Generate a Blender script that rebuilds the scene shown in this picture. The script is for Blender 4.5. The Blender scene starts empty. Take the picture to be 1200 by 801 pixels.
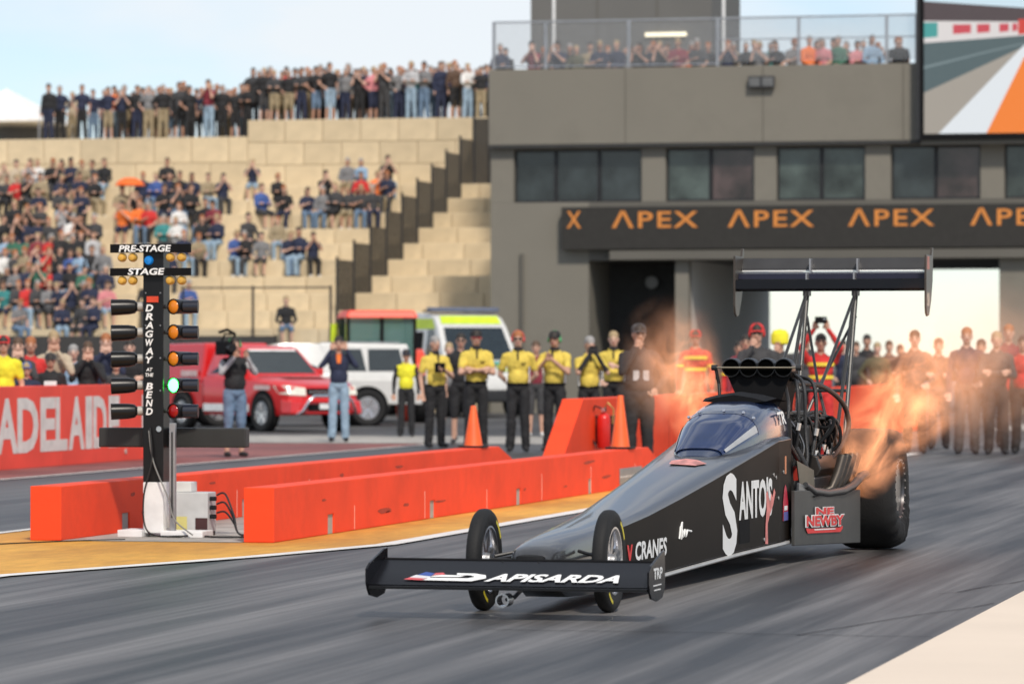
import bpy, bmesh, math, random
from mathutils import Vector, Matrix
random.seed(7)
R = math.radians
sc = bpy.context.scene
C = sc.collection

# ---------------------------------------------------------------- camera
# World frame: +Y runs up the drag strip away from the photographer, +X to the right, z = 0 on the track.
FPX, CAMH, YAW = 4800.0, 1.40, 13.13      # focal length in pixels of a 1200 px wide picture, eye height, degrees left of +Y
cam_d = bpy.data.cameras.new('camera')
cam = bpy.data.objects.new('camera', cam_d)
C.objects.link(cam)
cam.location = (0, 0, CAMH)
cam.rotation_euler = (R(90) + math.atan(19.5 / FPX), 0, R(YAW))
cam_d.sensor_width = 36.0
cam_d.lens = 36.0 * FPX / 1200.0
cam_d.clip_start = 0.5
cam_d.clip_end = 3000
cam_d.dof.use_dof = True
cam_d.dof.focus_distance = 26.0
cam_d.dof.aperture_fstop = 3.8
sc.camera = cam

# ---------------------------------------------------------------- sky, sun, exposure
SUN_ELEV, SUN_AZ = R(46), R(152)          # azimuth from +Y, clockwise: behind the camera, to its right
w = bpy.data.worlds.new('World')
sc.world = w
w.use_nodes = True
nt = w.node_tree
for n in list(nt.nodes): nt.nodes.remove(n)
wo = nt.nodes.new('ShaderNodeOutputWorld')
bg = nt.nodes.new('ShaderNodeBackground'); bg.inputs[1].default_value = 0.11
sky = nt.nodes.new('ShaderNodeTexSky'); sky.sky_type = 'NISHITA'; sky.sun_disc = False
sky.sun_elevation = SUN_ELEV; sky.sun_rotation = SUN_AZ
sky.altitude = 1200; sky.air_density = 1.0; sky.dust_density = 0.4; sky.ozone_density = 2.5
tc = nt.nodes.new('ShaderNodeTexCoord')
mp = nt.nodes.new('ShaderNodeMapping'); mp.inputs['Scale'].default_value = (1.0, 1.0, 3.2); mp.inputs['Location'].default_value = (0.0, 0.45, 0.0)
nz = nt.nodes.new('ShaderNodeTexNoise'); nz.inputs['Scale'].default_value = 5.5; nz.inputs['Detail'].default_value = 7; nz.inputs['Roughness'].default_value = 0.55
cr = nt.nodes.new('ShaderNodeValToRGB')
cr.color_ramp.elements[0].position = 0.42; cr.color_ramp.elements[0].color = (0.22, 0.22, 0.22, 1)
cr.color_ramp.elements[1].position = 0.62; cr.color_ramp.elements[1].color = (0.90, 0.90, 0.90, 1)
mx = nt.nodes.new('ShaderNodeMix'); mx.data_type = 'RGBA'
mx.inputs[7].default_value = (7.3, 7.6, 7.9, 1)      # thin bright cloud
nt.links.new(tc.outputs['Generated'], mp.inputs[0]); nt.links.new(mp.outputs[0], nz.inputs[0])
nt.links.new(nz.outputs[0], cr.inputs[0]); nt.links.new(cr.outputs[0], mx.inputs[0])
nt.links.new(sky.outputs[0], mx.inputs[6]); nt.links.new(mx.outputs[2], bg.inputs[0]); nt.links.new(bg.outputs[0], wo.inputs[0])

sun_d = bpy.data.lights.new('sun', 'SUN'); sun_d.energy = 3.1; sun_d.angle = R(6); sun_d.color = (1.0, 0.91, 0.79)
sun = bpy.data.objects.new('sun', sun_d); C.objects.link(sun)
sd = Vector((math.sin(SUN_AZ) * math.cos(SUN_ELEV), math.cos(SUN_AZ) * math.cos(SUN_ELEV), math.sin(SUN_ELEV)))
sun.rotation_euler = (-sd).to_track_quat('-Z', 'Y').to_euler()
sun.location = (0, 0, 40)

sc.view_settings.view_transform = 'Standard'
sc.view_settings.look = 'None'
sc.view_settings.exposure = 0.15
sc.view_settings.gamma = 1.0

# ---------------------------------------------------------------- helpers
TH = R(YAW)
def ray_xy(px, Y):
    """world X of the vertical plane seen at picture column px (1200 wide), at distance Y up the strip"""
    return -Y * math.tan(TH - math.atan((px - 600) / FPX))
def at_depth(px, d):
    xc = (px - 600) / FPX * d
    return (xc * math.cos(TH) - d * math.sin(TH), xc * math.sin(TH) + d * math.cos(TH))

class MB:
    """collects faces of one mesh object"""
    def __init__(s): s.v, s.f, s.m = [], [], []
    def add(s, vs, fs, m=0):
        o = len(s.v); s.v += [tuple(p) for p in vs]; s.f += [tuple(i + o for i in q) for q in fs]; s.m += [m] * len(fs); return s
    def box(s, a, b, m=0):
        x0, y0, z0 = a; x1, y1, z1 = b
        return s.add([(x0,y0,z0),(x1,y0,z0),(x1,y1,z0),(x0,y1,z0),(x0,y0,z1),(x1,y0,z1),(x1,y1,z1),(x0,y1,z1)],
                     [(3,2,1,0),(4,5,6,7),(0,1,5,4),(1,2,6,5),(2,3,7,6),(3,0,4,7)], m)
    def hexa(s, p, m=0):
        return s.add(p, [(3,2,1,0),(4,5,6,7),(0,1,5,4),(1,2,6,5),(2,3,7,6),(3,0,4,7)], m)
    def cyl(s, p0, p1, r0, r1=None, n=12, m=0, cap=True):
        r1 = r0 if r1 is None else r1
        p0, p1 = Vector(p0), Vector(p1); ax = (p1 - p0).normalized()
        u = ax.orthogonal().normalized(); w_ = ax.cross(u)
        vs = []
        for p, r in ((p0, r0), (p1, r1)):
            vs += [p + (u * math.cos(2*math.pi*i/n) + w_ * math.sin(2*math.pi*i/n)) * r for i in range(n)]
        fs = [(i, (i+1) % n, n + (i+1) % n, n + i) for i in range(n)]
        if cap: fs += [tuple(reversed(range(n))), tuple(range(n, 2*n))]
        return s.add(vs, fs, m)
    def tube(s, path, r, n=8, m=0):
        P = [Vector(p) for p in path]; k = len(P); rs = r if isinstance(r, (list, tuple)) else [r] * k
        vs = []; u = None
        for i, p in enumerate(P):
            t = (P[min(i+1, k-1)] - P[max(i-1, 0)]).normalized()
            u = t.orthogonal().normalized() if u is None else (u - t * u.dot(t)).normalized()
            w_ = t.cross(u)
            vs += [p + (u * math.cos(2*math.pi*j/n) + w_ * math.sin(2*math.pi*j/n)) * rs[i] for j in range(n)]
        fs = [(i*n + j, i*n + (j+1) % n, (i+1)*n + (j+1) % n, (i+1)*n + j) for i in range(k-1) for j in range(n)]
        fs += [tuple(reversed(range(n))), tuple(range((k-1)*n, k*n))]
        return s.add(vs, fs, m)
    def lathe(s, prof, o=(0,0,0), axis='z', n=24, m=0, closed=False):
        """prof: (radius, height) pairs turned about an axis through o"""
        k = len(prof); vs = []
        for r, h in prof:
            for i in range(n):
                a = 2*math.pi*i/n; c, q = r*math.cos(a), r*math.sin(a)
                vs.append({'z': (o[0]+c, o[1]+q, o[2]+h), 'x': (o[0]+h, o[1]+c, o[2]+q), 'y': (o[0]+q, o[1]+h, o[2]+c)}[axis])
        kk = k if closed else k - 1
        fs = [(i*n + j, i*n + (j+1) % n, ((i+1) % k)*n + (j+1) % n, ((i+1) % k)*n + j) for i in range(kk) for j in range(n)]
        if not closed:
            fs += [tuple(reversed(range(n))), tuple(range((k-1)*n, k*n))]
        return s.add(vs, fs, m)
    def prism(s, pts, a, b, axis='x', m=0):
        """polygon pts extruded from a to b; axis x: pts are (y,z), axis y: (x,z), axis z: (x,y)"""
        f = {'x': lambda p, t: (t, p[0], p[1]), 'y': lambda p, t: (p[0], t, p[1]), 'z': lambda p, t: (p[0], p[1], t)}[axis]
        n = len(pts); vs = [f(p, a) for p in pts] + [f(p, b) for p in pts]
        fs = [(i, (i+1) % n, n + (i+1) % n, n + i) for i in range(n)] + [tuple(reversed(range(n))), tuple(range(n, 2*n))]
        return s.add(vs, fs, m)
    def loft(s, rings, m=0, cap=True):
        n = len(rings[0]); vs = [p for r in rings for p in r]
        fs = [(i*n + j, i*n + (j+1) % n, (i+1)*n + (j+1) % n, (i+1)*n + j) for i in range(len(rings)-1) for j in range(n)]
        if cap: fs += [tuple(reversed(range(n))), tuple(range((len(rings)-1)*n, len(rings)*n))]
        return s.add(vs, fs, m)
    def grid(s, pts, m=0):
        nu, nv = len(pts), len(pts[0]); vs = [p for r in pts for p in r]
        return s.add(vs, [(i*nv+j, i*nv+j+1, (i+1)*nv+j+1, (i+1)*nv+j) for i in range(nu-1) for j in range(nv-1)], m)
    def mesh(s, name, smooth=None, bevel=0.0, weld=True):
        me = bpy.data.meshes.new(name)
        me.from_pydata(s.v, [], s.f)
        if any(s.m):
            me.polygons.foreach_set('material_index', s.m)
        bm = bmesh.new(); bm.from_mesh(me)
        if bevel:
            es = [e for e in bm.edges if len(e.link_faces) == 2 and e.calc_face_angle(0) > R(35)]
            bmesh.ops.bevel(bm, geom=es, offset=bevel, segments=2, profile=0.6, affect='EDGES', clamp_overlap=True)
        bmesh.ops.recalc_face_normals(bm, faces=bm.faces)
        bm.to_mesh(me); bm.free()
        if smooth is not None:
            me.polygons.foreach_set('use_smooth', [True] * len(me.polygons))
            me.set_sharp_from_angle(angle=R(smooth))
        return me
    def build(s, name, mats, parent=None, smooth=None, bevel=0.0, loc=None):
        me = s.mesh(name, smooth, bevel)
        for m in (mats if isinstance(mats, (list, tuple)) else [mats]): me.materials.append(m)
        return link(name, me, parent, loc)
def link(name, data, parent=None, loc=None):
    o = bpy.data.objects.new(name, data); C.objects.link(o)
    if parent is not None: o.parent = parent
    if loc is not None: o.location = loc
    return o
def tag(o, label=None, cat=None, group=None, kind=None):
    if label: o['label'] = label
    if cat: o['category'] = cat
    if group: o['group'] = group
    if kind: o['kind'] = kind
    return o
def thing(name, label, cat, loc=(0,0,0), rz=0.0, group=None):
    o = bpy.data.objects.new(name, None); C.objects.link(o); o.empty_display_size = 0.2
    o.location = loc; o.rotation_euler = (0, 0, rz)
    return tag(o, label, cat, group)

# ---------------------------------------------------------------- materials
def srgb(h):
    c = [int(h[i:i+2], 16) / 255 for i in (0, 2, 4)]
    return tuple((x / 12.92 if x <= 0.04045 else ((x + 0.055) / 1.055) ** 2.4) for x in c)
def mat(name, col, rough=0.6, metal=0.0, var=0.12, scale=6.0, bump=0.0, bscale=40.0, emit=None, estr=0.0, coat=0.0, spec=0.5, alpha=1.0, rnd=0.0, stain=0.0, sscale=1.0):
    m = bpy.data.materials.new(name); m.use_nodes = True
    t = m.node_tree; b = t.nodes['Principled BSDF']
    if isinstance(col, str): col = srgb(col)
    b.inputs['Roughness'].default_value = rough; b.inputs['Metallic'].default_value = metal
    b.inputs['Coat Weight'].default_value = coat; b.inputs['Specular IOR Level'].default_value = spec
    b.inputs['Alpha'].default_value = alpha
    tcn = t.nodes.new('ShaderNodeTexCoord')
    n = t.nodes.new('ShaderNodeTexNoise'); n.inputs['Scale'].default_value = scale; n.inputs['Detail'].default_value = 5
    t.links.new(tcn.outputs['Object'], n.inputs[0])
    r = t.nodes.new('ShaderNodeValToRGB')
    lo = [max(0, c * (1 - var)) for c in col]; hi = [min(1, c * (1 + var)) for c in col]
    r.color_ramp.elements[0].position = 0.3; r.color_ramp.elements[0].color = (*lo, 1)
    r.color_ramp.elements[1].position = 0.7; r.color_ramp.elements[1].color = (*hi, 1)
    t.links.new(n.outputs[0], r.inputs[0])
    out = r.outputs[0]
    if stain:
        ns = t.nodes.new('ShaderNodeTexNoise'); ns.inputs['Scale'].default_value = sscale; ns.inputs['Detail'].default_value = 9; ns.inputs['Roughness'].default_value = .68
        t.links.new(tcn.outputs['Object'], ns.inputs[0])
        sr = t.nodes.new('ShaderNodeValToRGB'); sr.color_ramp.elements[0].position = .50; sr.color_ramp.elements[0].color = (1,1,1,1); sr.color_ramp.elements[1].position = .74; sr.color_ramp.elements[1].color = (1-stain,)*3 + (1,)
        t.links.new(ns.outputs[0], sr.inputs[0])
        ml = t.nodes.new('ShaderNodeMix'); ml.data_type = 'RGBA'; ml.blend_type = 'MULTIPLY'; ml.inputs[0].default_value = 1
        t.links.new(out, ml.inputs[6]); t.links.new(sr.outputs[0], ml.inputs[7]); out = ml.outputs[2]
    if rnd:
        oi = t.nodes.new('ShaderNodeObjectInfo'); mr = t.nodes.new('ShaderNodeMapRange')
        mr.inputs[3].default_value = 1 - rnd; mr.inputs[4].default_value = 1 + rnd
        hs = t.nodes.new('ShaderNodeHueSaturation')
        t.links.new(oi.outputs['Random'], mr.inputs[0]); t.links.new(mr.outputs[0], hs.inputs['Value']); t.links.new(out, hs.inputs['Color'])
        out = hs.outputs[0]
    t.links.new(out, b.inputs['Base Color'])
    if bump:
        n2 = t.nodes.new('ShaderNodeTexNoise'); n2.inputs['Scale'].default_value = bscale; n2.inputs['Detail'].default_value = 4
        t.links.new(tcn.outputs['Object'], n2.inputs[0])
        bp = t.nodes.new('ShaderNodeBump'); bp.inputs['Strength'].default_value = bump; bp.inputs['Distance'].default_value = 0.02
        t.links.new(n2.outputs[0], bp.inputs['Height']); t.links.new(bp.outputs[0], b.inputs['Normal'])
    if emit:
        if isinstance(emit, str): emit = srgb(emit)
        b.inputs['Emission Color'].default_value = (*emit, 1); b.inputs['Emission Strength'].default_value = estr
    return m
def strip_mat(name, dark, light, sx, sy, rough, streak=0.5, joints=0.0):
    """pavement with streaks that run along the strip (+Y)"""
    m = bpy.data.materials.new(name); m.use_nodes = True
    t = m.node_tree; b = t.nodes['Principled BSDF']
    g = t.nodes.new('ShaderNodeNewGeometry')
    mp1 = t.nodes.new('ShaderNodeMapping'); mp1.inputs['Scale'].default_value = (sx, sy, 1)
    n1 = t.nodes.new('ShaderNodeTexNoise'); n1.inputs['Scale'].default_value = 1.0; n1.inputs['Detail'].default_value = 8; n1.inputs['Roughness'].default_value = 0.62
    n2 = t.nodes.new('ShaderNodeTexNoise'); n2.inputs['Scale'].default_value = 1.0; n2.inputs['Detail'].default_value = 4
    mp3 = t.nodes.new('ShaderNodeMapping'); mp3.inputs['Scale'].default_value = (sx*.32, sy*.45, 1)
    n3 = t.nodes.new('ShaderNodeTexNoise'); n3.inputs['Scale'].default_value = 55; n3.inputs['Detail'].default_value = 3
    t.links.new(g.outputs['Position'], mp1.inputs[0]); t.links.new(mp1.outputs[0], n1.inputs[0])
    t.links.new(g.outputs['Position'], mp3.inputs[0]); t.links.new(mp3.outputs[0], n2.inputs[0]); t.links.new(g.outputs['Position'], n3.inputs[0])
    a = t.nodes.new('ShaderNodeMath'); a.operation = 'MULTIPLY_ADD'; a.inputs[1].default_value = streak
    sub = t.nodes.new('ShaderNodeMath'); sub.operation = 'MULTIPLY'; sub.inputs[1].default_value = 1 - streak
    t.links.new(n2.outputs[0], sub.inputs[0]); t.links.new(n1.outputs[0], a.inputs[0]); t.links.new(sub.outputs[0], a.inputs[2])
    r = t.nodes.new('ShaderNodeValToRGB')
    r.color_ramp.elements[0].position = 0.42; r.color_ramp.elements[0].color = (*dark, 1)
    r.color_ramp.elements[1].position = 0.59; r.color_ramp.elements[1].color = (*light, 1)
    t.links.new(a.outputs[0], r.inputs[0])
    mp2 = t.nodes.new('ShaderNodeMapping'); mp2.inputs['Scale'].default_value = (sx*7, sy*3.5, 1)
    n4 = t.nodes.new('ShaderNodeTexNoise'); n4.inputs['Scale'].default_value = 1.0; n4.inputs['Detail'].default_value = 6
    t.links.new(g.outputs['Position'], mp2.inputs[0]); t.links.new(mp2.outputs[0], n4.inputs[0])
    fr_ = t.nodes.new('ShaderNodeMapRange'); fr_.inputs[1].default_value = .35; fr_.inputs[2].default_value = .65; fr_.inputs[3].default_value = .62; fr_.inputs[4].default_value = 1.3
    t.links.new(n4.outputs[0], fr_.inputs[0])
    fine_ = t.nodes.new('ShaderNodeMix'); fine_.data_type = 'RGBA'; fine_.blend_type = 'MULTIPLY'; fine_.inputs[0].default_value = streak
    t.links.new(r.outputs[0], fine_.inputs[6]); t.links.new(fr_.outputs[0], fine_.inputs[7]); r = fine_
    mul = t.nodes.new('ShaderNodeMix'); mul.data_type = 'RGBA'; mul.blend_type = 'MULTIPLY'; mul.inputs[0].default_value = 0.35
    t.links.new(r.outputs[2], mul.inputs[6]); t.links.new(n3.outputs[0], mul.inputs[7])
    t.links.new(mul.outputs[2], b.inputs['Base Color'])
    rr = t.nodes.new('ShaderNodeMapRange'); rr.inputs[3].default_value = rough[0]; rr.inputs[4].default_value = rough[1]
    t.links.new(a.outputs[0], rr.inputs[0]); t.links.new(rr.outputs[0], b.inputs['Roughness'])
    bp = t.nodes.new('ShaderNodeBump'); bp.inputs['Strength'].default_value = 0.25; bp.inputs['Distance'].default_value = 0.004
    t.links.new(n3.outputs[0], bp.inputs['Height']); t.links.new(bp.outputs[0], b.inputs['Normal'])
    return m
K = {}
def m_(key, *a, **k):
    if key not in K: K[key] = mat(key, *a, **k)
    return K[key]
BLACK = m_('black_paint', (0.009,0.009,0.010), 0.32, spec=0.3)
MATTEBLACK = m_('matte_black', (0.008,0.008,0.009), 0.7, spec=0.1)
RUBBER = m_('rubber', (0.014,0.014,0.0145), 0.7, spec=0.3, bump=0.15, bscale=60)
CHROME = m_('bright_metal', (0.72,0.72,0.74), 0.22, 1.0)
STEEL = m_('brushed_steel', (0.42,0.42,0.43), 0.42, 0.9)
DARKSTEEL = m_('dark_steel', (0.045,0.045,0.047), 0.42, 0.5, spec=0.3)
WHITE = m_('white_paint', (0.78,0.78,0.77), 0.5)
PRINT = m_('white_print', (0.8,0.8,0.79), 0.55, var=0.03)
GLASS = m_('tinted_glass', (0.02,0.028,0.032), 0.06, spec=0.8)
REDWALL = m_('red_orange_barrier_paint', (0.90,0.068,0.018), 0.6, var=0.08, spec=0.25, scale=2.0, bump=0.08, bscale=25, stain=0.14, sscale=1.7)
CONC = m_('raw_concrete', (0.42,0.40,0.36), 0.85, var=0.15, bump=0.2)
ORANGE = m_('cone_orange', (0.86,0.12,0.02), 0.5)

def smooth_path(pts, k=6):
    P = [Vector(p) for p in pts]; out = []
    for i in range(len(P)-1):
        a, b, c, d = P[max(i-1,0)], P[i], P[i+1], P[min(i+2,len(P)-1)]
        for j in range(k):
            q = j/k; out.append(0.5*((2*b)+(c-a)*q+(2*a-5*b+4*c-d)*q*q+(3*b-a-3*c+d)*q**3))
    return out + [P[-1]]
def text(s, name, mat_, parent, origin, ex, ez, width, height, offset=0.0, shear=0.0, depth=0.002, spacing=1.0):
    """lettering fitted into width x height; origin = lower left corner, ex / ez = reading and up directions"""
    cu = bpy.data.curves.new(name, 'FONT'); cu.body = s; cu.offset = offset; cu.shear = shear; cu.space_character = spacing; cu.resolution_u = 3
    tmp = bpy.data.objects.new('tmp', cu); C.objects.link(tmp)
    dg = bpy.context.evaluated_depsgraph_get()
    me = bpy.data.meshes.new_from_object(tmp.evaluated_get(dg))
    bpy.data.objects.remove(tmp); bpy.data.curves.remove(cu)
    xs = [v.co.x for v in me.vertices]; ys = [v.co.y for v in me.vertices]
    x0, y0, wx, wy = min(xs), min(ys), max(xs) - min(xs), max(ys) - min(ys)
    ex, ez = Vector(ex).normalized(), Vector(ez).normalized(); o = Vector(origin); nrm = ex.cross(ez)
    for v in me.vertices:
        v.co = o + ex * ((v.co.x - x0) / wx * width) + ez * ((v.co.y - y0) / wy * height) + nrm * depth
    me.name = name; me.materials.clear(); me.materials.append(mat_)
    return link(name, me, parent)
def poly(name, mat_, parent, origin, ex, ez, pts, depth=0.002):
    ex, ez = Vector(ex).normalized(), Vector(ez).normalized(); nrm = ex.cross(ez)
    b = MB(); b.add([Vector(origin) + ex*p[0] + ez*p[1] + nrm*depth for p in pts], [tuple(range(len(pts)))])
    return b.build(name, mat_, parent)
# ================================================================ THE SETTING
def sheet(name, pts, z, m, kind='structure'):
    b = MB(); b.add([(x, y, z) for x, y in pts], [tuple(range(len(pts)))])
    return tag(b.build(name, m), kind=kind)
def rect(x0, x1, y0, y1): return [(x0,y0),(x1,y0),(x1,y1),(x0,y1)]
ASPH = strip_mat('grey_asphalt', (0.045,0.045,0.048), (0.11,0.108,0.108), 0.6, 0.12, (0.6, 0.85), 0.5)
LANE = strip_mat('rubbered_lane', (0.009,0.009,0.009), (0.175,0.169,0.167), 2.3, 0.07, (0.32, 0.74), 0.66)
LANE2 = strip_mat('far_lane_asphalt', (0.035,0.035,0.038), (0.12,0.12,0.122), 2.2, 0.08, (0.4, 0.65), 0.6)
YEL = strip_mat('worn_yellow_paint', (0.64,0.30,0.040), (0.86,0.45,0.070), 1.2, 0.7, (0.6, 0.85), 0.3)
REDP = strip_mat('faded_red_paint', (0.20,0.060,0.055), (0.34,0.115,0.10), 0.8, 0.6, (0.6, 0.85), 0.5)
PALE = strip_mat('pale_concrete', (0.34,0.32,0.29), (0.50,0.47,0.43), 0.8, 0.8, (0.7, 0.9), 0.5)
SAND = mat('cream_concrete_apron', (0.70,0.595,0.49), 0.85, var=0.05, scale=0.6, bump=0.1, bscale=30, spec=0.2)
LINEW = m_('worn_white_line', (0.72,0.70,0.67), 0.6, var=0.14, scale=3.0)
sheet('ground', rect(-700, 700, -60, 1500), 0.0, ASPH)
sheet('near_lane', [(-10.6,-20),(-2.6,-20),(-2.6,108),(-7.9,108),(-7.9,29.6),(-8.3,27.6),(-9.16,24.8)], 0.004, LANE)
sheet('far_lane', rect(-16.5, -11.42, -20, 108), 0.004, LANE2)
sheet('concrete_apron', rect(-2.6, 60, -20, 110), 0.006, SAND)
sheet('painted_median', [(-11.40,-20),(-10.6,-20),(-9.16,24.8),(-8.3,27.6),(-7.88,29.6),(-7.88,47.2),(-11.40,47.2)], 0.008, YEL)
sheet('concrete_pad', rect(-10.47, -9.04, 29.72, 46.0), 0.012, PALE)
sheet('red_verge', [(-20.2,40),(-16.62,40),(-16.62,65.0),(-20.2,65.0)], 0.004, REDP)
sheet('pale_crossing', rect(-30, -11.5, 65.2, 71.5), 0.008, PALE)
sheet('pale_strip', rect(-9.2, 2, 80, 92), 0.008, PALE)
# painted lines follow the pavement edges
ln = MB()
pl = [(-10.6,-20),(-9.16,24.8),(-8.3,27.6),(-7.88,29.6),(-7.88,60.0)]
for (a, b_) in zip(pl[:-1], pl[1:]):
    ln.add([(a[0]-0.08,a[1],0.014),(a[0]+0.08,a[1],0.014),(b_[0]+0.08,b_[1],0.014),(b_[0]-0.08,b_[1],0.014)], [(0,1,2,3)])
tag(ln.build('near_lane_line', LINEW), kind='structure')
for nm, x in (('far_lane_edge_line', -16.42), ('far_lane_inner_line', -11.40)):
    tag(MB().add([(x-0.05,-20,0.014),(x+0.05,-20,0.014),(x+0.05,64.5,0.014),(x-0.05,64.5,0.014)], [(0,1,2,3)]).build(nm, LINEW), kind='structure')
# thin cracks in the near lane
ck = MB()
for (x0, y0, x1, y1) in ((-2.62, 23.4, -3.3, 20.4), (-2.62, 20.5, -4.9, 20.55), (-2.62, 26.2, -3.05, 24.2)):
    p, n = [], 9
    for i in range(n):
        t = i/(n-1); p.append((x0+(x1-x0)*t + random.uniform(-.03,.03), y0+(y1-y0)*t + random.uniform(-.03,.03), 0.009))
    for a, b_ in zip(p[:-1], p[1:]): ck.add([(a[0]-.006,a[1]-.006,.009),(a[0]+.006,a[1]+.006,.009),(b_[0]+.006,b_[1]+.006,.009),(b_[0]-.006,b_[1]-.006,.009)], [(0,1,2,3)])
tag(ck.build('pavement_cracks', MATTEBLACK), kind='structure')
# low country beyond the start area
hb = MB(); P = []
for i in range(41):
    x = -700 + 35*i; P.append((x, 4.0 + 2.5*math.sin(i*0.7) + 1.5*math.sin(i*1.9+1)))
hb.add([(x, 1100, -1) for x, _ in P] + [(x, 1180, z) for x, z in P] + [(x, 1400, -1) for x, _ in P],
       [(i, i+1, 41+i+1, 41+i) for i in range(40)] + [(41+i, 41+i+1, 82+i+1, 82+i) for i in range(40)])
tag(hb.build('hills', m_('dry_scrub', (0.09,0.10,0.06), 0.9, var=0.3, scale=0.05)), kind='structure')

# ---------------------------------------------------------------- painted barriers
def low_barrier(label, x0, x1, y0, y1, h, notches, ytop_end):
    t = thing('track_barrier', label, 'barrier', ((x0+x1)/2, y0, 0), 0, 'low red orange barriers on the median')
    hw = (x1-x0)/2; L = y1-y0; Lt = ytop_end-y0
    pts = [(0, 0.010)]
    for n in notches:
        pts += [(n-y0-0.09, 0.010), (n-y0-0.09, 0.165), (n-y0+0.09, 0.165), (n-y0+0.09, 0.010)]
    pts += [(L, 0.010), (L, 0.05), (Lt, h), (0, h)]
    # the painted block is built of units with hairline joints
    o = MB().prism(pts, -hw, hw).build('body', REDWALL, t, bevel=0.008)
    for n in notches: MB().box((-hw+0.014, n-y0-0.10, 0.012), (hw-0.014, n-y0+0.10, 0.17)).build('pocket_lining', CONC, t)
    k = 0
    for yy in [2.3*i for i in range(1, int(Lt/2.3)+1)]:
        b = MB().box((hw-0.002, yy-0.006, 0.02), (hw+0.0022, yy+0.006, h*random.uniform(0.45, 0.75)))
        b.build('scuff', m_('scuffed_paint', (0.85,0.42,0.33), 0.7), t); k += 1
    for _ in range(9):                       # rubber smears left by passing tyres and trolleys
        yc, zc, ln_, ht = random.uniform(.6, Lt-.6), random.uniform(.08, h-.08), random.uniform(.06,.38), random.uniform(.008,.030)
        n_ = 9; pts_ = [(yc + ln_*math.cos(2*math.pi*i/n_)*random.uniform(.5,1), zc + ht*math.sin(2*math.pi*i/n_)*random.uniform(.4,1) + .1*ht*math.cos(2*math.pi*i/n_)) for i in range(n_)]
        MB().add([(hw+.0025, y_, z_) for y_, z_ in pts_], [tuple(range(n_))]).build('rubber_smear', m_('rubber_smear_paint', (0.40,0.045,0.018), 0.7, var=.3, scale=20), t)
    return t
b1 = low_barrier('low red orange barrier nearest the camera, starting right of the light tree', -9.03, -8.79, 29.76, 45.7, 0.425, [31.36, 34.64, 37.97, 41.24], 44.3)
b2 = low_barrier('low red orange barrier running behind the starting light tree', -10.73, -10.48, 29.74, 45.9, 0.425, [31.3, 34.6, 37.9, 41.2], 44.3)
MB().box((0.122, 42.7-29.76, 0.06), (0.130, 43.9-29.76, 0.23)).build('grey_plate', STEEL, b1, bevel=0.004)
MB().box((0.1305, 42.7-29.76, 0.135), (0.1318, 43.9-29.76, 0.145)).build('plate_stripe', WHITE, b1)
t = thing('track_wall', 'tall red median wall with sloped end, fire extinguisher hung on it', 'barrier', (-10.60, 47.2, 0))
MB().prism([(0,0.0),(34,0.0),(34,0.91),(1.5,0.91)], -0.13, 0.13).build('body', REDWALL, t, bevel=0.01)
for yy in (7.0, 12.0, 17.0, 22.0): MB().box((0.128, yy-.008, .02), (0.1322, yy+.008, .9)).build('joint', m_('joint_dark_red', (0.25,0.02,0.01), 0.8), t)  # dark red strips mark the joints of the wall

# ADELAIDE hoarding wall
t = thing('sponsor_wall', 'red wall lettered ADELAIDE in white, spectators leaning behind it', 'wall', (-17.9, 44.0, 0))
WR = m_('red_wall_paint', (0.86,0.080,0.050), 0.55, var=0.10, scale=1.2)
for i in range(5):
    y0 = i*3.4 - 3.4
    MB().box((-0.18, y0, 0.0), (0.0, y0+3.394 if i < 4 else 3.4*3+1.05, 1.05)).build('panel', WR, t, bevel=0.012)
def on_wall_y(px): return -17.9 / -math.tan(TH - math.atan((px-600)/FPX)) - 44.0
for ch, p0, p1 in (('A', -5, 21), ('D', 20, 45), ('E', 47, 65), ('L', 65, 79), ('A', 80, 99), ('I', 100, 108), ('D', 109, 125), ('E', 127, 140), ('I', 166, 172)):
    a, b_ = on_wall_y(p0), on_wall_y(p1)
    text(ch, 'letter', m_('wall_lettering', (0.72,0.68,0.64), 0.6), t, (0.001, a, 0.20), (0,1,0), (0,0,1), b_-a, 0.70, offset=0.035, depth=0.003)
MB().cyl((0.0, on_wall_y(147), 0.13), (0.012, on_wall_y(147), 0.13), 0.035, n=14).build('drain_hole', CONC, t)

# ---------------------------------------------------------------- race control building
BY = 103.0
BG = m_('grey_render', (0.188,0.174,0.144), 0.8, var=0.06, scale=0.5, bump=0.06, bscale=8, stain=0.18, sscale=0.5)
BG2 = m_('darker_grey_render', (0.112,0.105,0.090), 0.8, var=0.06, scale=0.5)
BLG = m_('skylit_grey', (0.52,0.51,0.48), 0.8, var=0.06, scale=0.4)  # lighter than the walls: sky light on the tunnel side put into the colour
xl = ray_xy(575, BY); xd0 = ray_xy(690, BY); xt0 = ray_xy(807, BY); xt1 = ray_xy(1171, BY); xr = 3.0
bld = thing('control_building', 'grey race control building bridging the track, with band of windows', 'building', (0, BY, 0))
DEP = 12.5; ZT = 3.92
MB().box((xl, 0, 0), (xd0, DEP, 5.42)).build('wall', BG, bld)
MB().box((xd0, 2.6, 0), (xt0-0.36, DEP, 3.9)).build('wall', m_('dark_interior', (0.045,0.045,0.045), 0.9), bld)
MB().box((xt0-0.35, 0, 0), (xt0+.002, 0.35, ZT)).build('pier', BG, bld)
MB().box((xt0-0.35, 0.35, 0), (xt0, DEP, ZT)).build('tunnel_inner_wall', BLG, bld)
MB().box((xt1, 0, 0), (xr, DEP, ZT)).build('pier', BG, bld)
MB().box((xd0, 0.0, ZT), (xr, DEP, 5.42)).build('spandrel', BG2, bld)
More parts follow.
